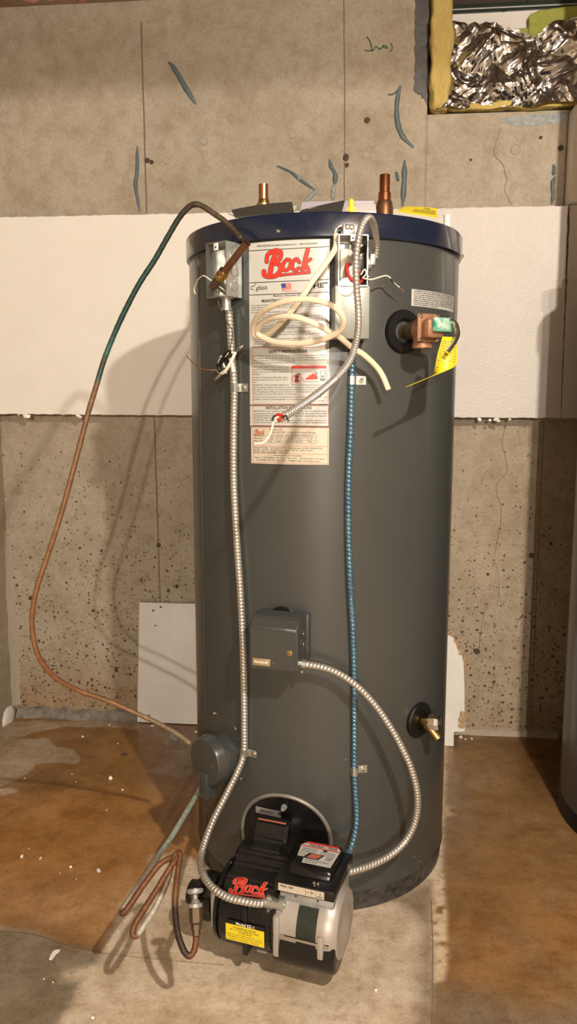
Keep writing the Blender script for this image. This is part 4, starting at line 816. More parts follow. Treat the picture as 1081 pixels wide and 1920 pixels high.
# ------------------------------------------------------------------ flexible conduits
def conduit(name, label, pts, r, m, straps=(), pitch=.0075, amp=.16, group=None):
    t = thing(name, label, 'conduit', pts[-1]); MB().flex(pts, r, pitch, amp).build('armour', m, t)
    for x_, y_, o_ in straps:
        th_, z_ = thz(x_, y_, o_); F = Frame(tp(th_, z_), th_)
        mb = MB(); prof = [(.030, .0004), (.030, .0016), (.0092, .0016), (.0082, .010), (.005, .0148), (0, .0162), (-.005, .0148), (-.0082, .010), (-.0088, .0004), (-.0076, .0004), (-.007, .0095), (-.0042, .0134), (0, .0148), (.0042, .0134), (.007, .0095), (.0078, .0004)]
        mb.prism(prof, lambda a, b, h: F.P(a, b, h), -.0085, .0085); so_ = mb.build('strap', 'galvanised', t)
        MB().lathe(F.P(.020, .0014, 0), F.n, [(0, .0055), (.001, .0058), (.0035, .0052), (.004, .0015)], 8).build('strap_screw', 'chrome', so_)
    return t
C = lambda x_, y_, o_=.008: cyl(x_, y_, o_)
cx, cz = BF.P(.036, .199, .158), 0
lc = [C(428, 575, .012), C(431, 610, .010), C(434, 660, .009), C(439, 727, .008), C(438, 800, .008), C(438, 900, .009), C(443, 1000, .011), C(449, 1090, .012), C(454, 1180, .012), C(457, 1280, .010), C(458, 1360, .008), C(457, 1411, .008), C(446, 1445, .022), C(424, 1490, .050), C(399, 1540, .085), dep(382, 1585, 1.65)]
lc += [dep(376, 1615, 1.605), dep(381, 1640, 1.555), dep(397, 1663, 1.52), dep(424, 1681, 1.498), dep(458, 1690, 1.488), dep(488, 1694, 1.496), cx]
conduit('flexible_conduit', 'steel flexible conduit running from the left open box down to the burner', lc, .0078, 'armour_steel', ((439.5, 727, .008), (457.5, 1411, .008)))
bc = [C(662, 632, .010), C(661, 670, .008), C(659, 713, .008), C(657, 800, .008), C(653, 900, .009), C(653, 1000, .010), C(656, 1090, .011), C(661, 1180, .012), C(664, 1280, .010), C(664, 1370, .008), C(664, 1446, .008), C(667, 1500, .010), C(668, 1540, .016), C(662, 1575, .030), C(652, 1600, .050), C(643, 1612, .075)]
conduit('flexible_conduit', 'blue flexible conduit running from the right box down to the burner', bc, .0067, 'armour_blue', ((659.5, 713, .008), (664, 1446, .008)), .0088, .28)
wc = [C(566, 1245, .045), C(580, 1247, .042), C(610, 1253, .040), C(640, 1266, .044), C(672, 1289, .052), C(702, 1321, .060), C(730, 1361, .069), C(752, 1400, .075), C(770, 1440, .080), C(782, 1490, .080), C(779, 1535, .068), C(763, 1572, .060), C(735, 1601, .060), C(700, 1620, .066), C(665, 1632, .078), C(650, 1636, .085)]
t = conduit('flexible_conduit', 'warm silver flexible conduit looping right from the square control box to the burner', wc, .0075, 'armour_steel', ())
F = Frame(C(566, 1245, .045), rad(-12)); MB().rod(F.P(-.012, 0, .002), F.P(.008, -.001, -.001), .0105, seg=16).build('connector', 'galvanised', t); MB().lathe(F.P(.0, .002, -.012), (0, 0, -1), [(0, .003), (.006, .003)], 8).build('connector_screw', 'chrome', t)
# armoured cable with its free end hanging forward of the tank
ac = [C(704, 482, .035), C(706, 462, .045), C(704, 440, .075), C(700, 420, .12), C(693, 408, .165), C(684, 412, .20), C(675, 432, .22), C(669, 465, .230), C(667, 500, .232), C(668, 540, .235), C(671, 580, .240), C(671, 615, .250), C(666, 645, .27)]
ac += [dep(655, 676, 1.245), dep(636, 702, 1.20), dep(608, 728, 1.14), dep(575, 753, 1.08), dep(545, 773, 1.035), dep(526, 784, 1.01)]
t = conduit('armoured_cable', 'armoured cable looping over the right open box, cut end in front of the label', ac, .0057, 'armour_steel', (), pitch=.0068, amp=.3)
MB().tube([dep(527, 783, 1.008), dep(523, 780, 1.0), dep(521, 785, .997), dep(524, 789, 1.0)], .0022, 24, 8).build('red_bushing', 'wire_red', t)
MB().tube([dep(532, 780, 1.01), dep(521, 776, .995), dep(516, 781, .99), dep(519, 786, .99)], .0012, 30, 8).build('paper_wrap', 'wire_red', t)
MB().tube([dep(526, 784, 1.008), dep(516, 779, .99), dep(510, 786, .985), dep(512, 790, .985), dep(514, 786, .985)], .0011, 40, 8).build('black_wire', 'wire_black', t)
MB().tube([dep(530, 783, 1.0), dep(535, 779, .99), dep(539, 786, .985), dep(541, 790, .985)], .0010, 20, 8).build('black_wire', 'wire_black', t)
MB().tube([dep(527, 783, 1.01), dep(518, 784, .992), dep(513, 790, .985), dep(509, 805, .975), dep(503, 820, .965), dep(493, 830, .955), dep(476, 833, .945)], .0014, 50, 8).build('white_wire', 'cable_white', t)
MB().tube([dep(527, 784, 1.01), dep(520, 782, .993), dep(515, 787, .987), dep(518, 789, .987)], .0013, 24, 8).build('white_wire', 'cable_white', t)
# white sheathed cable: from the right box, one loop over the label, end at the right
rc = [C(629, 438, .02), C(630, 452, .03), C(626, 470, .045), C(606, 500, .06), C(585, 528, .07), C(566, 557, .072), C(540, 590, .065), C(510, 620, .05), C(488, 632, .045), C(476, 625, .05), C(475, 608, .065), C(488, 588, .085), C(512, 573, .105), C(545, 563, .12), C(585, 562, .13), C(620, 572, .135), C(640, 590, .13), C(643, 608, .12), C(632, 624, .105), C(600, 638, .085), C(560, 644, .07), C(515, 641, .058), C(485, 628, .05), C(484, 614, .06), C(500, 599, .075), C(525, 593, .09), C(556, 595, .10), C(590, 607, .10), C(618, 622, .09), C(636, 632, .075), C(660, 652, .05), C(680, 664, .045), C(702, 684, .04), C(716, 703, .04), C(728, 731, .045)]
t = thing('sheathed_cable', 'cream white sheathed cable coiled in a loop over the instruction label', 'cable', rc[-1])
MB().tube(rc, .0056, 300, 10, flat=(0, 1, 0)).build('cable_sheath', 'cable_white', t, sharp=0)
MB().tube([C(629, 440, .02), C(631, 430, .016), C(640, 423, .014), C(652, 422, .018)], .0016, 24, 8).build('bare_wire', 'wire_copper', t)
MB().tube([C(631, 441, .02), C(636, 434, .018), C(642, 430, .016)], .002, 20, 8).build('black_wire', 'wire_black', t); MB().tube([C(627, 440, .02), C(629, 433, .018), C(631, 429, .016)], .002, 20, 8).build('white_wire', 'wire_white', t)
# ------------------------------------------------------------------ left open box with its wires, copper tube end
F = TF(-33.5, 0); zt_, zb2 = 1.4295, 1.323
lb = thing('junction_box', 'open galvanised metal box with knockouts on the upper left of the tank', 'electrical box', F.P(0, .0, zb2))
def openbox(F, t0, t1, d, z0, z1, parent, name='box_body', wth=.0016, m='galvanised'):
    mb = MB(); mb.box(F, t0, t1, .001, .003, z0, z1)
    mb.box(F, t0, t0+wth, .001, d, z0, z1); mb.box(F, t1-wth, t1, .001, d, z0, z1); mb.box(F, t0, t1, .001, d, z0, z0+wth); mb.box(F, t0, t1, .001, d, z1-wth, z1)
    return mb.build(name, m, parent)
bo = openbox(F, -.0275, .0275, .047, zb2, zt_, lb)
for z_ in (.022, .050, .078): MB().lathe(F.P(.0275, .024, zb2+z_), F.t, [(0, .0105), (.0010, .0105), (.0014, .0085), (.0005, .008), (.0005, .001)], 20).build('knockout', 'galvanised', bo)
for z_ in (.03, .075): MB().lathe(F.P(0, .003, zb2+z_), F.n, [(0, .0105), (.0010, .0105), (.0014, .0085), (.0005, .008), (.0005, .001)], 20).build('knockout', 'galvanised', bo)
for z_, s_ in ((zt_-.002, -1), (zb2+.002, 1)):
    mb = MB(); mb.box(F, -.006, .006, .0455, .0475, min(z_, z_+s_*.014), max(z_, z_+s_*.014), .0008); e = mb.build('screw_ear', 'paper_white' if s_ < 0 else 'galvanised', lb); MB().lathe(F.P(0, .0474, z_+s_*.008), F.n, [(0, .0022), (.0004, .0022)], 10).build('ear_hole', 'hole_dark', e)
MB().lathe(F.P(.004, .022, zb2+.002), (0, 0, -1), [(0, .014), (.004, .014), (.005, .0095), (.02, .0095), (.021, .011), (.026, .011)], 20).build('conduit_connector', 'galvanised', lb)
MB().tube([C(425, 549, .03), C(416, 541, .045), C(400, 529, .06), C(384, 518, .065), C(378, 518, .062), C(370, 526, .055), C(365, 538, .05), C(364, 545, .05), C(366, 551, .05)], .0013, 50, 8).build('white_wire', 'wire_white', lb)
MB().tube([C(411, 546, .035), C(409, 565, .045), C(415, 585, .04), C(424, 603, .03), C(433, 615, .022), C(435, 628, .02), C(433, 645, .022), C(430, 660, .028)], .0011, 60, 8).build('black_wire', 'wire_black', lb)
ct = thing('copper_tube_end', 'cut copper tube end with brass fitting sticking up before the left box', 'pipe', C(412, 522, .055))
p0, p1 = C(417, 514, .065), C(462, 456, .085); ax_ = p1-p0; ln_ = np.linalg.norm(ax_)
MB().lathe(p0, ax_, [(-.01, .0072), (ln_, .0072), (ln_+.0002, .0080), (ln_+.001, .0080), (ln_+.001, .0062), (ln_-.05, .0060)], 24).build('copper_tube', 'copper_dull', ct)
MB().lathe(p0, ax_, [(-.014, .0085), (-.012, .0105), (-.003, .0108), (-.003, .0096), (.001, .0096), (.001, .0112), (.008, .0112), (.009, .0085)], 24).build('brass_nut', 'brass', ct)
MB().lathe(p0, ax_, [(-.04, .007), (-.034, .0085), (-.013, .0085)], 24).build('fitting_body', 'bronze_dark', ct)
# oil line: dark and green at the top, brown below, ending behind the round cover
def pcol(stops, n): return np.stack([np.interp(np.linspace(0, 1, n), [s_[0] for s_ in stops], [s_[1][k] for s_ in stops]) for k in range(3)], 1)
def oilline(name, pts, r, stops, parent, n=260, seg=12):
    mb = MB(); wob = [1+random.uniform(-.05, .05) for _ in range(n)]; mb.tube(pts, lambda u: r*wob[int(u*(n-1))], n, seg); mb.c = np.repeat(pcol(stops, n), seg, 0); return mb.build(name, 'oil_line', parent, sharp=0)
ol = thing('copper_oil_line', 'long copper oil line arching from the tank top down the left side', 'pipe', (-.43, 1.70, .33))
Yp = lambda x_, y_, Y_: ony(x_, y_, Y_)
op = [Yp(452, 448, 1.545), Yp(446, 440, 1.55), Yp(437, 430, 1.555), Yp(420, 414, 1.56), Yp(400, 400, 1.565), Yp(382, 388, 1.57), Yp(368, 383, 1.57), Yp(354, 388, 1.575), Yp(336, 408, 1.58), Yp(315, 443, 1.585), Yp(290, 487, 1.59), Yp(262, 530, 1.59), Yp(238, 575, 1.59), Yp(216, 622, 1.59), Yp(195, 675, 1.59), Yp(180, 725, 1.585), Yp(165, 775, 1.58), Yp(148, 840, 1.575), Yp(130, 908, 1.57), Yp(108, 985, 1.565), Yp(88, 1045, 1.56), Yp(70, 1100, 1.555), Yp(61, 1145, 1.555), Yp(61, 1185, 1.56), Yp(70, 1225, 1.565), Yp(86, 1252, 1.58), Yp(110, 1275, 1.60), Yp(150, 1296, 1.632), Yp(200, 1313, 1.652), Yp(250, 1335, 1.668), Yp(300, 1358, 1.682), Yp(335, 1378, 1.696), Yp(356, 1394, 1.705)]
BLK, GRN, TEAL, BRN, COP, GRY = (.06, .042, .028), (.018, .055, .045), (.05, .15, .125), (.20, .11, .06), (.27, .125, .055), (.24, .18, .12)
oilline('pipe_run', op, .0056, [(0, BLK), (.05, (.10, .075, .05)), (.085, BLK), (.105, (.03, .035, .025)), (.17, GRN), (.27, GRN), (.30, TEAL), (.315, BLK), (.335, (.03, .10, .09)), (.345, BRN), (.5, (.24, .125, .06)), (.62, COP), (.76, (.30, .13, .06)), (.88, (.24, .13, .06)), (.95, GRY), (1, (.36, .29, .18))], ol, 420)
# lower run: whitish tube from behind the cover to a flattened coil, then to the valve
cl = thing('copper_tube_coil', 'coiled copper oil tube with whitish patches on the floor left of the burner', 'pipe', (-.40, 1.45, 0))
D = dep
WHT, PAT, RST = (.50, .48, .40), (.36, .43, .37), (.17, .072, .028)
cp = [D(382, 1462, 1.80), D(373, 1483, 1.785), D(363, 1500, 1.762), D(345, 1530, 1.70), D(322, 1568, 1.635), D(298, 1603, 1.58), D(268, 1650, 1.52), D(240, 1690, 1.47), D(229, 1708, 1.455), D(231, 1712, 1.448), D(245, 1695, 1.455), D(270, 1658, 1.48), D(300, 1620, 1.505), D(322, 1608, 1.52), D(332, 1602, 1.52), D(334, 1606, 1.51), D(318, 1628, 1.49), D(290, 1674, 1.46), D(258, 1724, 1.425), D(249, 1744, 1.415), D(250, 1755, 1.41), D(258, 1752, 1.412), D(272, 1732, 1.425), D(292, 1700, 1.45), D(312, 1655, 1.48), D(323, 1618, 1.505), D(330, 1602, 1.515), D(336, 1598, 1.515), D(337, 1608, 1.505), D(333, 1635, 1.485), D(329, 1670, 1.46), D(328, 1705, 1.44), D(332, 1745, 1.415), D(341, 1775, 1.40), D(350, 1790, 1.395), D(358, 1791, 1.395), D(365, 1778, 1.40), D(368, 1755, 1.405)]
_d = np.r_[0, np.cumsum(np.linalg.norm(np.diff(np.array(cp), axis=0), axis=1))]; _d /= _d[-1]; ix = lambda i: float(np.interp(i, range(len(cp)), _d))
oilline('tube_coil', cp, .0058, [(0, PAT), (ix(3), (.42, .50, .44)), (ix(4.7), PAT), (ix(5), (.30, .27, .22)), (ix(6.5), (.38, .34, .28)), (ix(7.6), (.42, .38, .31)), (ix(8.3), (.12, .07, .04)), (ix(9.5), RST), (ix(12), (.22, .092, .036)), (ix(20), RST), (ix(20.8), RST), (ix(21.1), WHT), (ix(23.3), WHT), (ix(23.6), (.16, .11, .07)), (ix(24.5), (.22, .17, .12)), (ix(26), RST), (ix(30.5), (.19, .08, .03)), (ix(31), (.04, .022, .014)), (ix(34), (.04, .022, .014)), (ix(35), RST), (1, RST)], cl, 420)
vv = thing('oil_shutoff_valve', 'small silver fuel shut-off valve with round hand wheel left of the burner', 'valve', D(368, 1755, 1.405))
b0, b1_ = D(368, 1750, 1.405), D(366, 1690, 1.425); ax_ = b1_-b0; ln_ = np.linalg.norm(ax_)
MB().lathe(b0, ax_, [(-.004, .0070), (.006, .0072), (.006, .0095), (.014, .0095), (.014, .0085), (.018, .0118), (.042, .0118), (.043, .0095)], 6).build('valve_body', 'bronze_dark', vv)
MB().lathe(b0+ax_/ln_*.042, ax_, [(0, .0125), (.006, .0130), (.007, .0115), (.004, .0100), (.012, .0070), (.014, .0045), (.026, .0045)], 20).build('valve_bonnet', 'zinc_dull', vv)
MB().lathe(b0+ax_/ln_*.064, ax_, [(0, .010), (.002, .0145), (.006, .0155), (.009, .0145), (.009, .011), (.007, .009), (.007, .004), (.010, .0035), (.010, .001)], 10).build('hand_wheel', 'zinc_dull', vv)
MB().rod(b0+ax_/ln_*.036, BF.P(-.118, .196, .125), .006, seg=12).build('side_port', 'bronze_dark', vv)
# ------------------------------------------------------------------ right open box
F = TF(12.2, 0); zt_, zb2 = 1.4285, 1.334
rb = thing('junction_box', 'open metal box with red wire and cover plate below, upper right of label', 'electrical box', F.P(0, 0, 1.236))
bo = openbox(F, -.0285, .0285, .048, zb2, zt_, rb, wth=.0018)
cv = MB().box(F, -.034, .034, .0, .044, 1.236, 1.336, .0025).build('lower_cover', 'cover_grey', rb)
MB().lathe(F.P(-.012, .0442, 1.332), F.n, [(0, .017), (.001, .017), (.0014, .0145), (.0003, .014), (.0003, .001)], 24).build('knockout', 'galvanised', cv)
MB().lathe(F.P(.003, .044, 1.3245), F.n, [(0, .003), (.002, .003), (.0025, .001)], 10).build('cover_screw', 'chrome', cv)
MB().box(F, -.022, -.004, .003, .030, zb2+.012, zb2+.072, .003).build('switch_body', 'label_cream', rb); MB().box(F, -.024, .006, .003, .020, zb2+.045, zt_-.01, .004).build('switch_plate', 'zinc_dull', rb)
MB().box(F, .010, .026, .003, .034, zb2+.01, zt_-.012, .003).build('terminal_strip', 'casting_black', rb)
for t_, z_ in ((.012, .026), (.012, .048), (-.018, .014), (-.006, .010)): MB().lathe(F.P(t_, .030, zb2+z_), F.n, [(0, .004), (.006, .004), (.007, .002)], 10).build('terminal_screw', 'chrome', rb)
MB().tube([F.P(-.004, .02, zb2+.050), F.P(-.010, .038, zb2+.036), F.P(-.009, .044, zb2+.022), F.P(-.001, .047, zb2+.010), F.P(.006, .046, zb2+.014)], lambda u: .0016+.0024*math.sin(u*math.pi), 30, 8).build('red_wire', 'wire_red', rb)
MB().tube([F.P(.018, .03, zb2+.03), F.P(.010, .046, zb2+.022), F.P(.012, .048, zb2+.006), F.P(.022, .04, zb2+.016)], .0028, 30, 8).build('red_wire', 'wire_red', rb)
mb = MB(); mb.box(F, -.020, .002, .034, .047, zt_, zt_+.018, .002); e = mb.build('clamp_bracket', 'galvanised', rb)
for t_ in (-.012, -.004): MB().lathe(F.P(t_, .046, zt_+.013), F.n, [(0, .005), (.002, .005), (.004, .003)], 12).build('clamp_screw', 'chrome', e)
mb = MB(); mb.box(F, -.006, .004, .046, .048, zt_-.013, zt_, .001); e = mb.build('screw_ear', 'galvanised', rb); MB().lathe(F.P(-.001, .0482, zt_-.007), F.n, [(0, .002), (.0004, .002)], 8).build('ear_hole', 'hole_dark', e)
MB().lathe(F.P(.0285, .026, zb2+.045), F.t, [(0, .016), (.004, .016), (.005, .012), (.010, .0125), (.011, .008)], 20).build('side_connector', 'zinc_dull', rb); MB().lathe(F.P(.0285, .024, zb2+.018), F.t, [(0, .013), (.005, .013), (.006, .009)], 16).build('side_connector', 'casting_black', rb)
MB().box(F, .034, .046, .020, .040, zb2+.040, zb2+.062, .003).build('side_clamp', 'galvanised', rb)
yn = MB(); yn.lathe(F.P(.010, .040, zt_-.012), F.P(.016, .05, zt_+.02)-F.P(.010, .040, zt_-.012), [(0, .0065), (.012, .006), (.03, .004), (.032, .002)], 8); yn.build('wire_nut', 'plastic_yellow', rb)
MB().tube([C(676, 515, .05), C(683, 505, .055), C(686, 512, .056), C(683, 518, .055), C(680, 521, .052), C(695, 524, .05), C(710, 520, .045), C(722, 517, .04), C(730, 520, .036), C(735, 528, .034), C(744, 536, .034), C(748, 538, .034)], .0014, 70, 8).build('white_wire', 'wire_white', rb)
MB().tube([C(731, 522, .036), C(738, 532, .034), C(745, 537, .034)], .0014, 20, 8).build('black_wire', 'wire_black', rb); MB().tube([C(747, 537, .034), C(753, 543, .034), C(757, 548, .034)], .0007, 16, 6).build('bare_copper_end', 'wire_copper', rb)
# ------------------------------------------------------------------ wire connectors bundle by the left conduit
wb = thing('wire_bundle', 'tangle of cut wires and terminals hanging before the left conduit', 'wires', C(425, 690, .03))
for k, (a, b, o_, r_, m_) in enumerate((((430, 658), (418, 676), .03, .005, 'rubber_black'), ((424, 662), (412, 684), .035, .0045, 'rubber_black'), ((436, 665), (428, 680), .028, .004, 'rubber_black'), ((407, 682), (411, 696), .034, .004, 'rubber_black'), ((432, 672), (438, 698), .030, .0042, 'wire_white'), ((414, 668), (421, 690), .030, .004, 'zinc_dull'))):
    MB().rod(C(*a, o_), C(*b, o_), r_, seg=8).build('wire_cap', m_, wb)
MB().tube([C(441, 660, .036), C(432, 680, .042), C(421, 697, .042), C(415, 700, .04)], .0034, 30, 8).build('white_wire', 'wire_white', wb)
MB().tube([C(441, 662, .036), C(446, 655, .036), C(452, 650, .036), C(455, 648, .036)], lambda u: .0012+.0022*max(0, math.sin((u-.4)/.6*math.pi)) if u > .4 else .0012, 24, 8).build('spade_terminal', 'chrome', wb)
MB().tube([C(415, 700, .04), C(408, 708, .04), C(403, 713, .04)], lambda u: .0015+.002*math.sin(u*math.pi), 20, 8).build('spade_terminal', 'chrome', wb)
MB().tube([C(404, 694, .035), C(390, 693, .045), C(375, 690, .05), C(362, 681, .052), C(350, 668, .055)], .0011, 40, 8).build('bare_wire', 'wire_copper', wb)
for k in range(4): MB().tube([C(430, 655+k, .022), C(422+k*2, 664, .03+.004*k), C(412+k*3, 672+2*k, .032), C(408+k*5, 684+k, .03)], .0010, 24, 6).build('black_wire' if k % 2 else 'white_wire', 'wire_black' if k % 2 else 'wire_white', wb)
MB().tube([C(405, 692, .036), C(412, 700, .038), C(420, 694, .04), C(425, 700, .038)], .0022, 24, 8).build('terminal', 'chrome', wb)
# ------------------------------------------------------------------ relief valve
F = TF(34.6, 1.256); rv = thing('relief_valve', 'bronze pressure relief valve with green lever label and yellow tag', 'valve', F.P(0, .05, -.03))
g_ = MB().lathe(F.P(0, -.012, 0), F.n, [(0, .0435), (.016, .0435), (.020, .041), (.021, .026), (.018, .023), (.010, .022), (.010, .001)], 44).build('rubber_gasket', 'rubber_black', rv)
MB().lathe(F.P(0, -.005, 0), F.n, [(0, .0125), (.030, .0125), (.030, .017), (.046, .0185), (.060, .0185)], 28).build('inlet_nipple', 'bronze_dark', rv)
bd = MB(); bd.lathe(F.P(0, .050, 0), F.n, [(0, .020), (.004, .022), (.022, .023), (.024, .020)], 28); bd.lathe(F.P(0, .062, 0), (0, 0, -1), [(0, .018), (.026, .018), (.027, .0195), (.036, .0195), (.036, .014), (.028, .013)], 28); bd.build('valve_body', 'bronze', rv)
MB().box(F, -.0255, .0255, .074, .081, -.026, .029, .004).build('flange_plate', 'bronze', rv)
bn = MB().box(F, -.020, .022, .081, .104, -.020, .018, .008).build('bonnet', 'bronze', rv)
for t_ in (-.020, .020):
    for z_ in (-.021, .024): MB().lathe(F.P(t_, .081, z_), F.n, [(0, .004), (.002, .004), (.0035, .0025), (.0036, .001)], 10).build('flange_screw', 'chrome', rv)
lv = MB(); lv.box(F, -.012, .034, .104, .113, -.008, .019, .003); lv.build('lever_label', 'tag_green', rv, label='green printed label on the lever')
dT = float((F.P(.016, .120, 0)-CP)@FW)
lev = [dep(844, 602, dT+.012), dep(851, 604, dT+.006), dep(856, 615, dT-.004), dep(857, 628, dT-.010), dep(850, 644, dT-.016), dep(838, 661, dT-.022)]
MB().tube(lev, lambda u: .0052-.0012*u, 40, 10).build('test_lever', 'chrome', rv)
# yellow tag hanging from the lever, curling forward at its lower end
v = []; f = []; n_ = 22
rows = [((829, 631, 0), (849, 632, .002)), ((825, 645, -.002), (855, 646, .0)), ((820, 662, -.002), (857, 660, .0)), ((816, 682, -.004), (857, 676, -.002)), ((812, 700, -.010), (852, 687, -.008)), ((806, 706, -.020), (836, 695, -.020)), ((788, 715, -.034), (803, 708, -.044)), ((759, 727, -.046), (762, 725, -.066))]
ra = bez([dep(a_[0], a_[1], dT+a_[2]) for a_, _ in rows], n_+1)[0]; rb_ = bez([dep(b_[0], b_[1], dT+b_[2]) for _, b_ in rows], n_+1)[0]
for i in range(n_+1): v += [ra[i], rb_[i]]
f = [(2*i, 2*i+1, 2*i+3, 2*i+2) for i in range(n_)]
tgm = MB().add(v, f); tgo = tgm.build('warning_tag', 'tag_yellow', rv, label='yellow warning tag'); md = tgo.modifiers.new('sheet', 'SOLIDIFY'); md.thickness = .0006; md.offset = 0
K = MB(); va = [np.array(q) for q in v]
def tagm(a, b, h):       # a across 0..1, b down 0..1 on the tag
    q = b*n_; i = min(int(q), n_-1); k = q-i; A_ = va[2*i]+(va[2*i+2]-va[2*i])*k; B_ = va[2*i+1]+(va[2*i+3]-va[2*i+1])*k
    nn = np.cross(B_-A_, va[2*i+2]-va[2*i]); nn /= np.linalg.norm(nn)
    if nn@(CP-A_) < 0: nn = -nn
    return A_+(B_-A_)*a+nn*(.0006+h)
for k in range(15): text(K, ('WARNING AVOID SCALDING', 'OR EXPLOSION THIS VALVE', 'MUST BE OPERATED TWICE', 'A YEAR AND INSPECTED BY', 'A LICENSED CONTRACTOR', 'EVERY TWO TO FOUR YEARS')[k % 6], tagm, 0, (.08), .07+k*.031, .92, .07+k*.031, .020, .014, sgn=-1)
K.build('tag_print', 'ink_black', tgo, smooth=False, flip=False, kind='stuff')
# ------------------------------------------------------------------ drain valve
F = TF(48.0, .414); dv = thing('drain_valve', 'chrome capped drain valve in black gasket low on the right side of the tank', 'valve', F.P(0, .03, -.02))
MB().lathe(F.P(0, -.01, 0), F.n, [(0, .040), (.014, .040), (.017, .037), (.017, .022), (.012, .020), (.012, .001)], 40).build('rubber_gasket', 'rubber_black', dv)
MB().lathe(F.P(0, 0, 0), F.n, [(0, .011), (.024, .011), (.024, .015), (.034, .015), (.036, .010)], 20).build('valve_stem', 'brass', dv)
MB().rod(F.P(0, .026, -.004), F.P(.010, .046, -.030), .0105, .012, 18).build('outlet', 'brass', dv)
MB().lathe(F.P(.002, .024, .002), F.n*.9+F.t*.35+np.array([0, 0, .12]), [(0, .013), (.004, .018), (.018, .0195), (.026, .016), (.028, .008), (.030, .001)], 8).build('handle_cap', 'chrome', dv, sharp=10)
# ------------------------------------------------------------------ temperature control box
F = TF(-11.8, 0, -12.5); ab = thing('control_box', 'square grey temperature control box on the tank front', 'control box', F.P(0, .04, .57))
t0, zA = F.loc(466, 1170, .078); t1, zB_ = F.loc(557, 1190, .078); _, zC = F.loc(463, 1253, .078)
zA = (zA+zB_)/2
pr = [(.012, zC+.004), (.078, zC), (.078, zA), (.058, zA+.020), (.012, zA+.022)]
mb = MB(); bm = bmesh.new(); vs_ = [bm.verts.new((t0, d, z)) for d, z in pr]; fa = bm.faces.new(vs_); r_ = bmesh.ops.extrude_face_region(bm, geom=[fa])
for q in [g for g in r_['geom'] if isinstance(g, bmesh.types.BMVert)]: q.co.x = t1
bmesh.ops.recalc_face_normals(bm, faces=bm.faces[:]); bmesh.ops.bevel(bm, geom=bm.edges[:], offset=.004, segments=3, affect='EDGES'); bm.verts.index_update()
mb.add([F.P(*q.co) for q in bm.verts], [[w_.index for w_ in f.verts] for f in bm.faces]); bm.free(); cb = mb.build('box_cover', 'paint_grey', ab)
MB().box(F, t0+.004, t1+.004, -.004, .014, zC+.006, zA+.018, .002).build('box_base', 'paint_grey', ab)
for z_ in (zA-.012, zA-.034): MB().lathe(F.P(t1-.0002, .045, z_), F.t, [(0, .0095), (.0012, .0095), (.0018, .0075), (.0006, .007), (.0006, .001)], 20).build('knockout', 'paint_grey', cb)
MB().box(F, t0+.008, t0+.046, .078, .0795, zC+.009, zC+.024, .0006).build('name_badge', 'badge_gold', ab); K = MB(); text(K, 'Honeywell', lambda a, b, h: F.P(a, .0798, b), 0, t0+.012, zC+.0145, t0+.041, zC+.0145, .0058, .02, sgn=1); K.build('badge_print', 'badge_white', ab, smooth=False, flip=False, kind='stuff')
tq, zq_ = F.loc(542, 1225, .078); MB().lathe(F.P(tq, .078, zq_), F.n, [(0, .0062), (.0015, .006), (.0022, .004), (.0015, .0008)], 14).build('cover_screw', 'brass', ab)
t_, z_ = thz(530, 1166); F2 = Frame(tp(t_, z_), t_); MB().lathe(F2.P(0, -.006, 0), F2.n, [(0, .034), (.0075, .034), (.009, .032), (.009, .022), (.004, .02), (.004, .001)], 36).build('well_gasket', 'rubber_black', ab)
# ------------------------------------------------------------------ round inspection cover
F = TF(-42, .322); ic = thing('inspection_cover', 'round grey metal cover cap low on the left of the tank', 'cover', F.P(0, .04, -.06))
mb = MB(); n_ = 40; v = []; f = []
for k, (rr_, of) in enumerate(((.084, .0004), (.083, .0025), (.055, .0030))):
    for i in range(n_): g = 2*math.pi*i/n_; v.append(tp(rad(-42)+rr_*math.cos(g)/R, .332+rr_*math.sin(g), of))
for k in range(2):
    for i in range(n_): f.append((k*n_+i, k*n_+(i+1) % n_, (k+1)*n_+(i+1) % n_, (k+1)*n_+i))
f.append(tuple(range(2*n_, 3*n_))); bp_ = mb.add(v, f).build('back_plate', 'paint_grey', ic)
MB().lathe(F.P(0, -.01, 0), F.n, [(0, .054), (.036, .054), (.038, .0565), (.042, .0565), (.045, .0550), (.058, .0545), (.063, .0515), (.064, .045), (.064, .001)], 56).build('cap', 'paint_grey', ic)
q1 = MB(); q1.box(F, -.018, .014, .030, .058, -.085, -.024, .003); 
for t_ in (-.012, -.002, .008): q1.box(F, t_-.002, t_+.002, .055, .0605, -.070, -.028, .0015)
q1.build('cover_latch', 'paint_grey', ic)
for t_, z_ in ((.045, .068), (-.05, -.062), (.06, -.045)): p = tp(rad(-42)+t_/R, .332+z_, .003); F2 = Frame(p, rad(-42)+t_/R); MB().lathe(p, F2.n, [(0, .0035), (.0015, .0035), (.0025, .002)], 10).build('plate_screw', 'chrome', bp_)
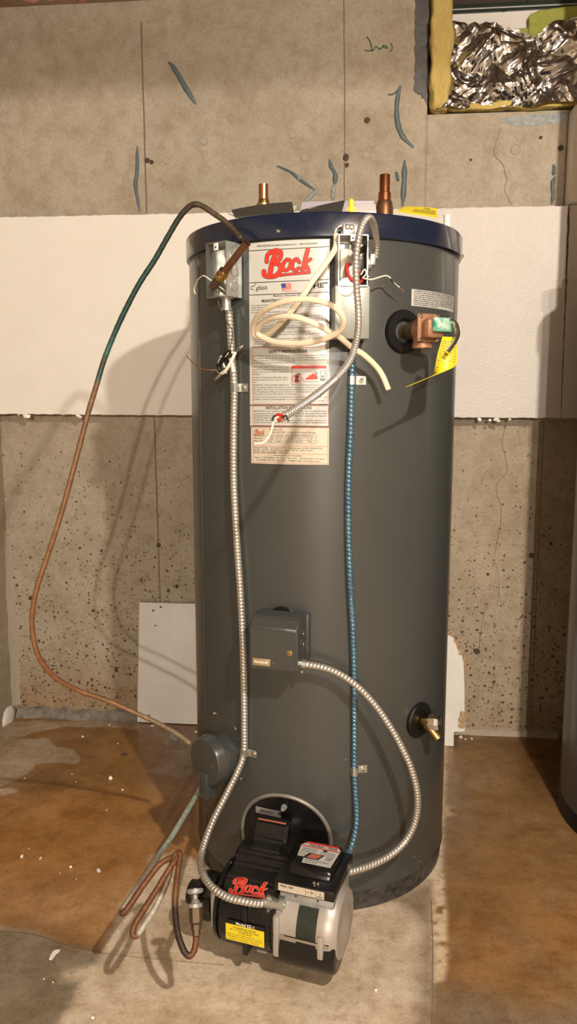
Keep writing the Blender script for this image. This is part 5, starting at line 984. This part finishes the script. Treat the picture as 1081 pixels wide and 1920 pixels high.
# ------------------------------------------------------------------ things on the lid
ZL = ZT+.001
def sheet(name, label, cat, corners, m, th=.004, bend=0.0, n=10, label_part=None):
    c = [np.array(q, float) for q in corners]; v = []; f = []
    for h in (0, th):
        for j in range(n+1):
            for i in range(n+1):
                a, b = i/n, j/n; p = (c[0]*(1-a)+c[1]*a)*(1-b)+(c[3]*(1-a)+c[2]*a)*b; v.append(p+np.array([0, 0, h+bend*math.sin(a*math.pi)*math.sin(b*2.0)]))
    m_ = (n+1)**2
    for j in range(n):
        for i in range(n):
            a = j*(n+1)+i; f += [(a, a+1, a+n+2, a+n+1), (m_+a, m_+a+n+1, m_+a+n+2, m_+a+1)]
    for i in range(n): f += [(i, m_+i, m_+i+1, i+1), (n*(n+1)+i, n*(n+1)+i+1, m_+n*(n+1)+i+1, m_+n*(n+1)+i), (i*(n+1), (i+1)*(n+1), m_+(i+1)*(n+1), m_+i*(n+1)), (i*(n+1)+n, m_+i*(n+1)+n, m_+(i+1)*(n+1)+n, (i+1)*(n+1)+n)]
    return tag(MB().add(v, f).build(name, m, None, sharp=40), label, cat)
g = lambda x_, y_, Y_: ony(x_, y_, Y_)
def lid(x_, Y_, dz=0.0): p = ony(x_, 400, Y_); return np.array([p[0], Y_, ZL+dz])
sheet('booklet', 'dark grey booklet lying tilted on the tank top near the left copper stub', 'booklet', [lid(441, 1.610), lid(551, 1.585), g(547, 381, 1.74), g(434, 396, 1.74)], 'paper_dark', .003, .003)
sheet('paper_sheet', 'flat white papers under the dark booklet on the tank top', 'paper', [lid(470, 1.66), lid(545, 1.63), g(556, 387, 1.83), g(428, 402, 1.80)], 'paper_white', .002)
for k, (a, b, c_, d_, m_, lb_) in enumerate((((556, 1.60), (640, 1.585), (646, 378, 1.72), (566, 396, 1.72), 'paper_dark', 'olive grey folded leaflet on the tank top beside the yellow nozzle'), ((575, 1.61), (637, 1.60), (636, 386, 1.70), (578, 393, 1.70), 'paper_green', 'pale green leaflet showing under the olive leaflet on the tank top'),
        ((560, 1.66), (690, 1.64), (700, 379, 1.82), (566, 381, 1.84), 'paper_lilac', 'lilac white paper stack at the back of the tank top'), ((655, 1.60), (705, 1.59), (703, 385, 1.70), (668, 385, 1.70), 'paper_white', 'white leaflet between the yellow nozzle and stepped copper stub'))):
    sheet('leaflet', lb_, 'paper', [lid(*a), lid(*b), g(*c_), g(*d_)], m_, .003, .001)
for k in range(2): sheet('leaflet', ('thin white leaflet standing up behind the yellow nozzle', 'thin lilac leaflet topmost behind the yellow nozzle')[k], 'paper', [lid(664, 1.735, .004+.010*k), lid(690, 1.735, .004+.010*k), g(699+2*k, 381-3*k, 1.80), g(655, 382-3*k, 1.80)], ('paper_white', 'paper_lilac')[k], .0012)
y0 = thing('yellow_nozzle', 'yellow plastic cone nozzle standing on the front of the tank top', 'nozzle', lid(658, 1.61)); c = np.array(y0.location)
MB().lathe(c, (0, 0, 1), [(0, .0085), (.008, .0085), (.0085, .0068), (.020, .0058), (.029, .0048), (.031, .003)], 14).build('cone', 'plastic_yellow', y0); mb = MB()
for s_ in (-1, 1): mb.box(Frame(c, 0), -.0085 if s_ < 0 else .006, -.006 if s_ < 0 else .0085, -.001, .001, .002, .016)
mb.build('wing', 'plastic_yellow', y0)
ys_ = sheet('notice_sheet', 'yellow attention notice sheet curling over the right of the tank top', 'notice', [cyl(742, 397, -.01), cyl(820, 409, -.010), cyl(818, 391, -.04), cyl(758, 388, -.07)], 'tag_yellow', .0008, .001)
K = MB(); ca = [cyl(742, 397, -.01), cyl(820, 409, -.010), cyl(818, 391, -.04), cyl(758, 388, -.07)]
def nm(a, b, h): p = (ca[0]*(1-a)+ca[1]*a)*(1-b)+(ca[3]*(1-a)+ca[2]*a)*b; return p+np.array([0, -.002, .0016+h])
text(K, 'ATTENTION', nm, 0, .60, .72, .80, .72, .13, .02, sgn=1); text(K, 'DO NOT ALLOW SOLDER TO ENTER', nm, 0, .35, .48, .95, .48, .12, .02, sgn=1); text(K, 'OR MELT PLASTIC LINED NIPPLES', nm, 0, .35, .26, .95, .26, .12, .02, sgn=1); K.build('notice_print', 'ink_black', ys_, smooth=False, flip=False, kind='stuff')
# ------------------------------------------------------------------ second tank at the right edge
A2 = np.array([.862, 2.05, 0]); w2 = thing('storage_tank', 'second grey cylindrical tank at the right edge of the photo', 'water tank', A2)
MB().lathe(A2, (0, 0, 1), [(.045, R-.004), (.047, R), (.7, R), (1.44, R), (1.445, R-.003)], 128).build('shell', 'paint_grey', w2)
MB().lathe(A2, (0, 0, 1), [(1.431, R-.002), (1.432, R+.0065), (1.475, R+.0065), (1.479, R+.004), (1.479, .001)], 96).build('top_band', 'paint_navy', w2)
MB().lathe(A2, (0, 0, 1), [(0.0, R-.004), (.002, R+.002), (.044, R+.003), (.049, R+.001), (.050, R-.01)], 96).build('base_ring', 'rubber_black', w2)
MB().lathe((.632, 2.08, 1.479), (0, 0, 1), [(0, .05), (.03, .05), (.03, .045), (.906, .045)], 36).build('vent_pipe', 'galvanised', w2)
# ------------------------------------------------------------------ crumbs and scraps on the floor
def crumb(x_, y_, r_, label, cat='crumb', name='foam_crumb', m='crumb', group=None, sq=(1, 1, .8), jag=.3, sub=1):
    p = onz(x_, y_); k = r_/FPX*np.linalg.norm(p-CP); mb = MB().blob((p[0], p[1], k*sq[2]*.8), k, jag, int(x_*7+y_), sq, sub); o = tag(mb.build(name, m), label, cat, group); return o
crumb(207, 1461, 4, 'largest white foam crumb, on the wet brown floor left of the tank'); crumb(155, 1383, 3, 'white foam crumb on the wet floor nearest the wall'); crumb(185, 1635, 4, 'white foam crumb on the orange floor near the copper coil')
for x_, y_, r_ in ((41, 1608, 3.2), (76, 1611, 2.8), (133, 1627, 2.4), (230, 1482, 2), (142, 1467, 1.6), (205, 1360, 1.8), (221, 1395, 1.4), (54, 1592, 1.4), (200, 1520, 1.6), (143, 1649, 1.3), (46, 1460, 1.4), (135, 1452, 1.2), (222, 1748, 2.2), (112, 1638, 1.2)):
    crumb(x_, y_, r_, 'tiny white foam crumb scattered on the wet brown floor left of the tank', group='tiny crumbs on the wet floor')
for x_, y_, r_ in ((99, 1843, 1.6), (82, 1836, 1.4), (174, 1910, 2.6), (704, 1858, 2.4)): crumb(x_, y_, r_, 'tiny pale crumb on the bare concrete floor in the foreground', group='tiny crumbs on bare concrete')
for x_, y_, r_ in ((855, 1378, 4), (863, 1384, 3.5), (850, 1376, 3), (872, 1387, 2), (884, 1386, 2)): crumb(x_, y_, r_, 'white foam crumb on the floor beside the torn white board', group='crumbs by the torn board')
for x_, y_, r_ in ((286, 1362, 3), (368, 1374, 4)): crumb(x_, y_, r_, 'flat white crumb at the foot of the left leaning board', sq=(1.3, .8, .5), group='crumbs by the left board')
mb = MB(); sp_ = [(92, 1801), (95, 1794), (100, 1786), (105, 1784), (113, 1783), (110, 1788), (105, 1791), (102, 1796), (97, 1802)]
mb.prism([tuple(onz(*q)[:2]) for q in sp_], lambda a, b, h: np.array([a, b, h]), .0015, .004); tag(mb.build('paint_flake', 'crumb'), 'elongated white paint flake lying on the dark damp floor, lower left', 'flake')
mb = MB(); p = onz(325, 1389); mb.blob((p[0], p[1], .017), .0165, .3, 77, (1.1, 1, 1), 2); tag(mb.build('foil_scrap', 'zinc_dull', None, smooth=False), 'crumpled silver foil scrap on the floor below the left white board', 'scrap')
mb = MB(); p = onz(233, 1416); mb.blob((p[0], p[1], .003), .006, .4, 5, (1.8, .7, .5), 1); tag(mb.build('dark_chip', 'hole_dark'), 'small dark chip lying on the wet brown floor', 'chip')
bpy.data.objects.remove(_fo); bpy.data.curves.remove(_fc)
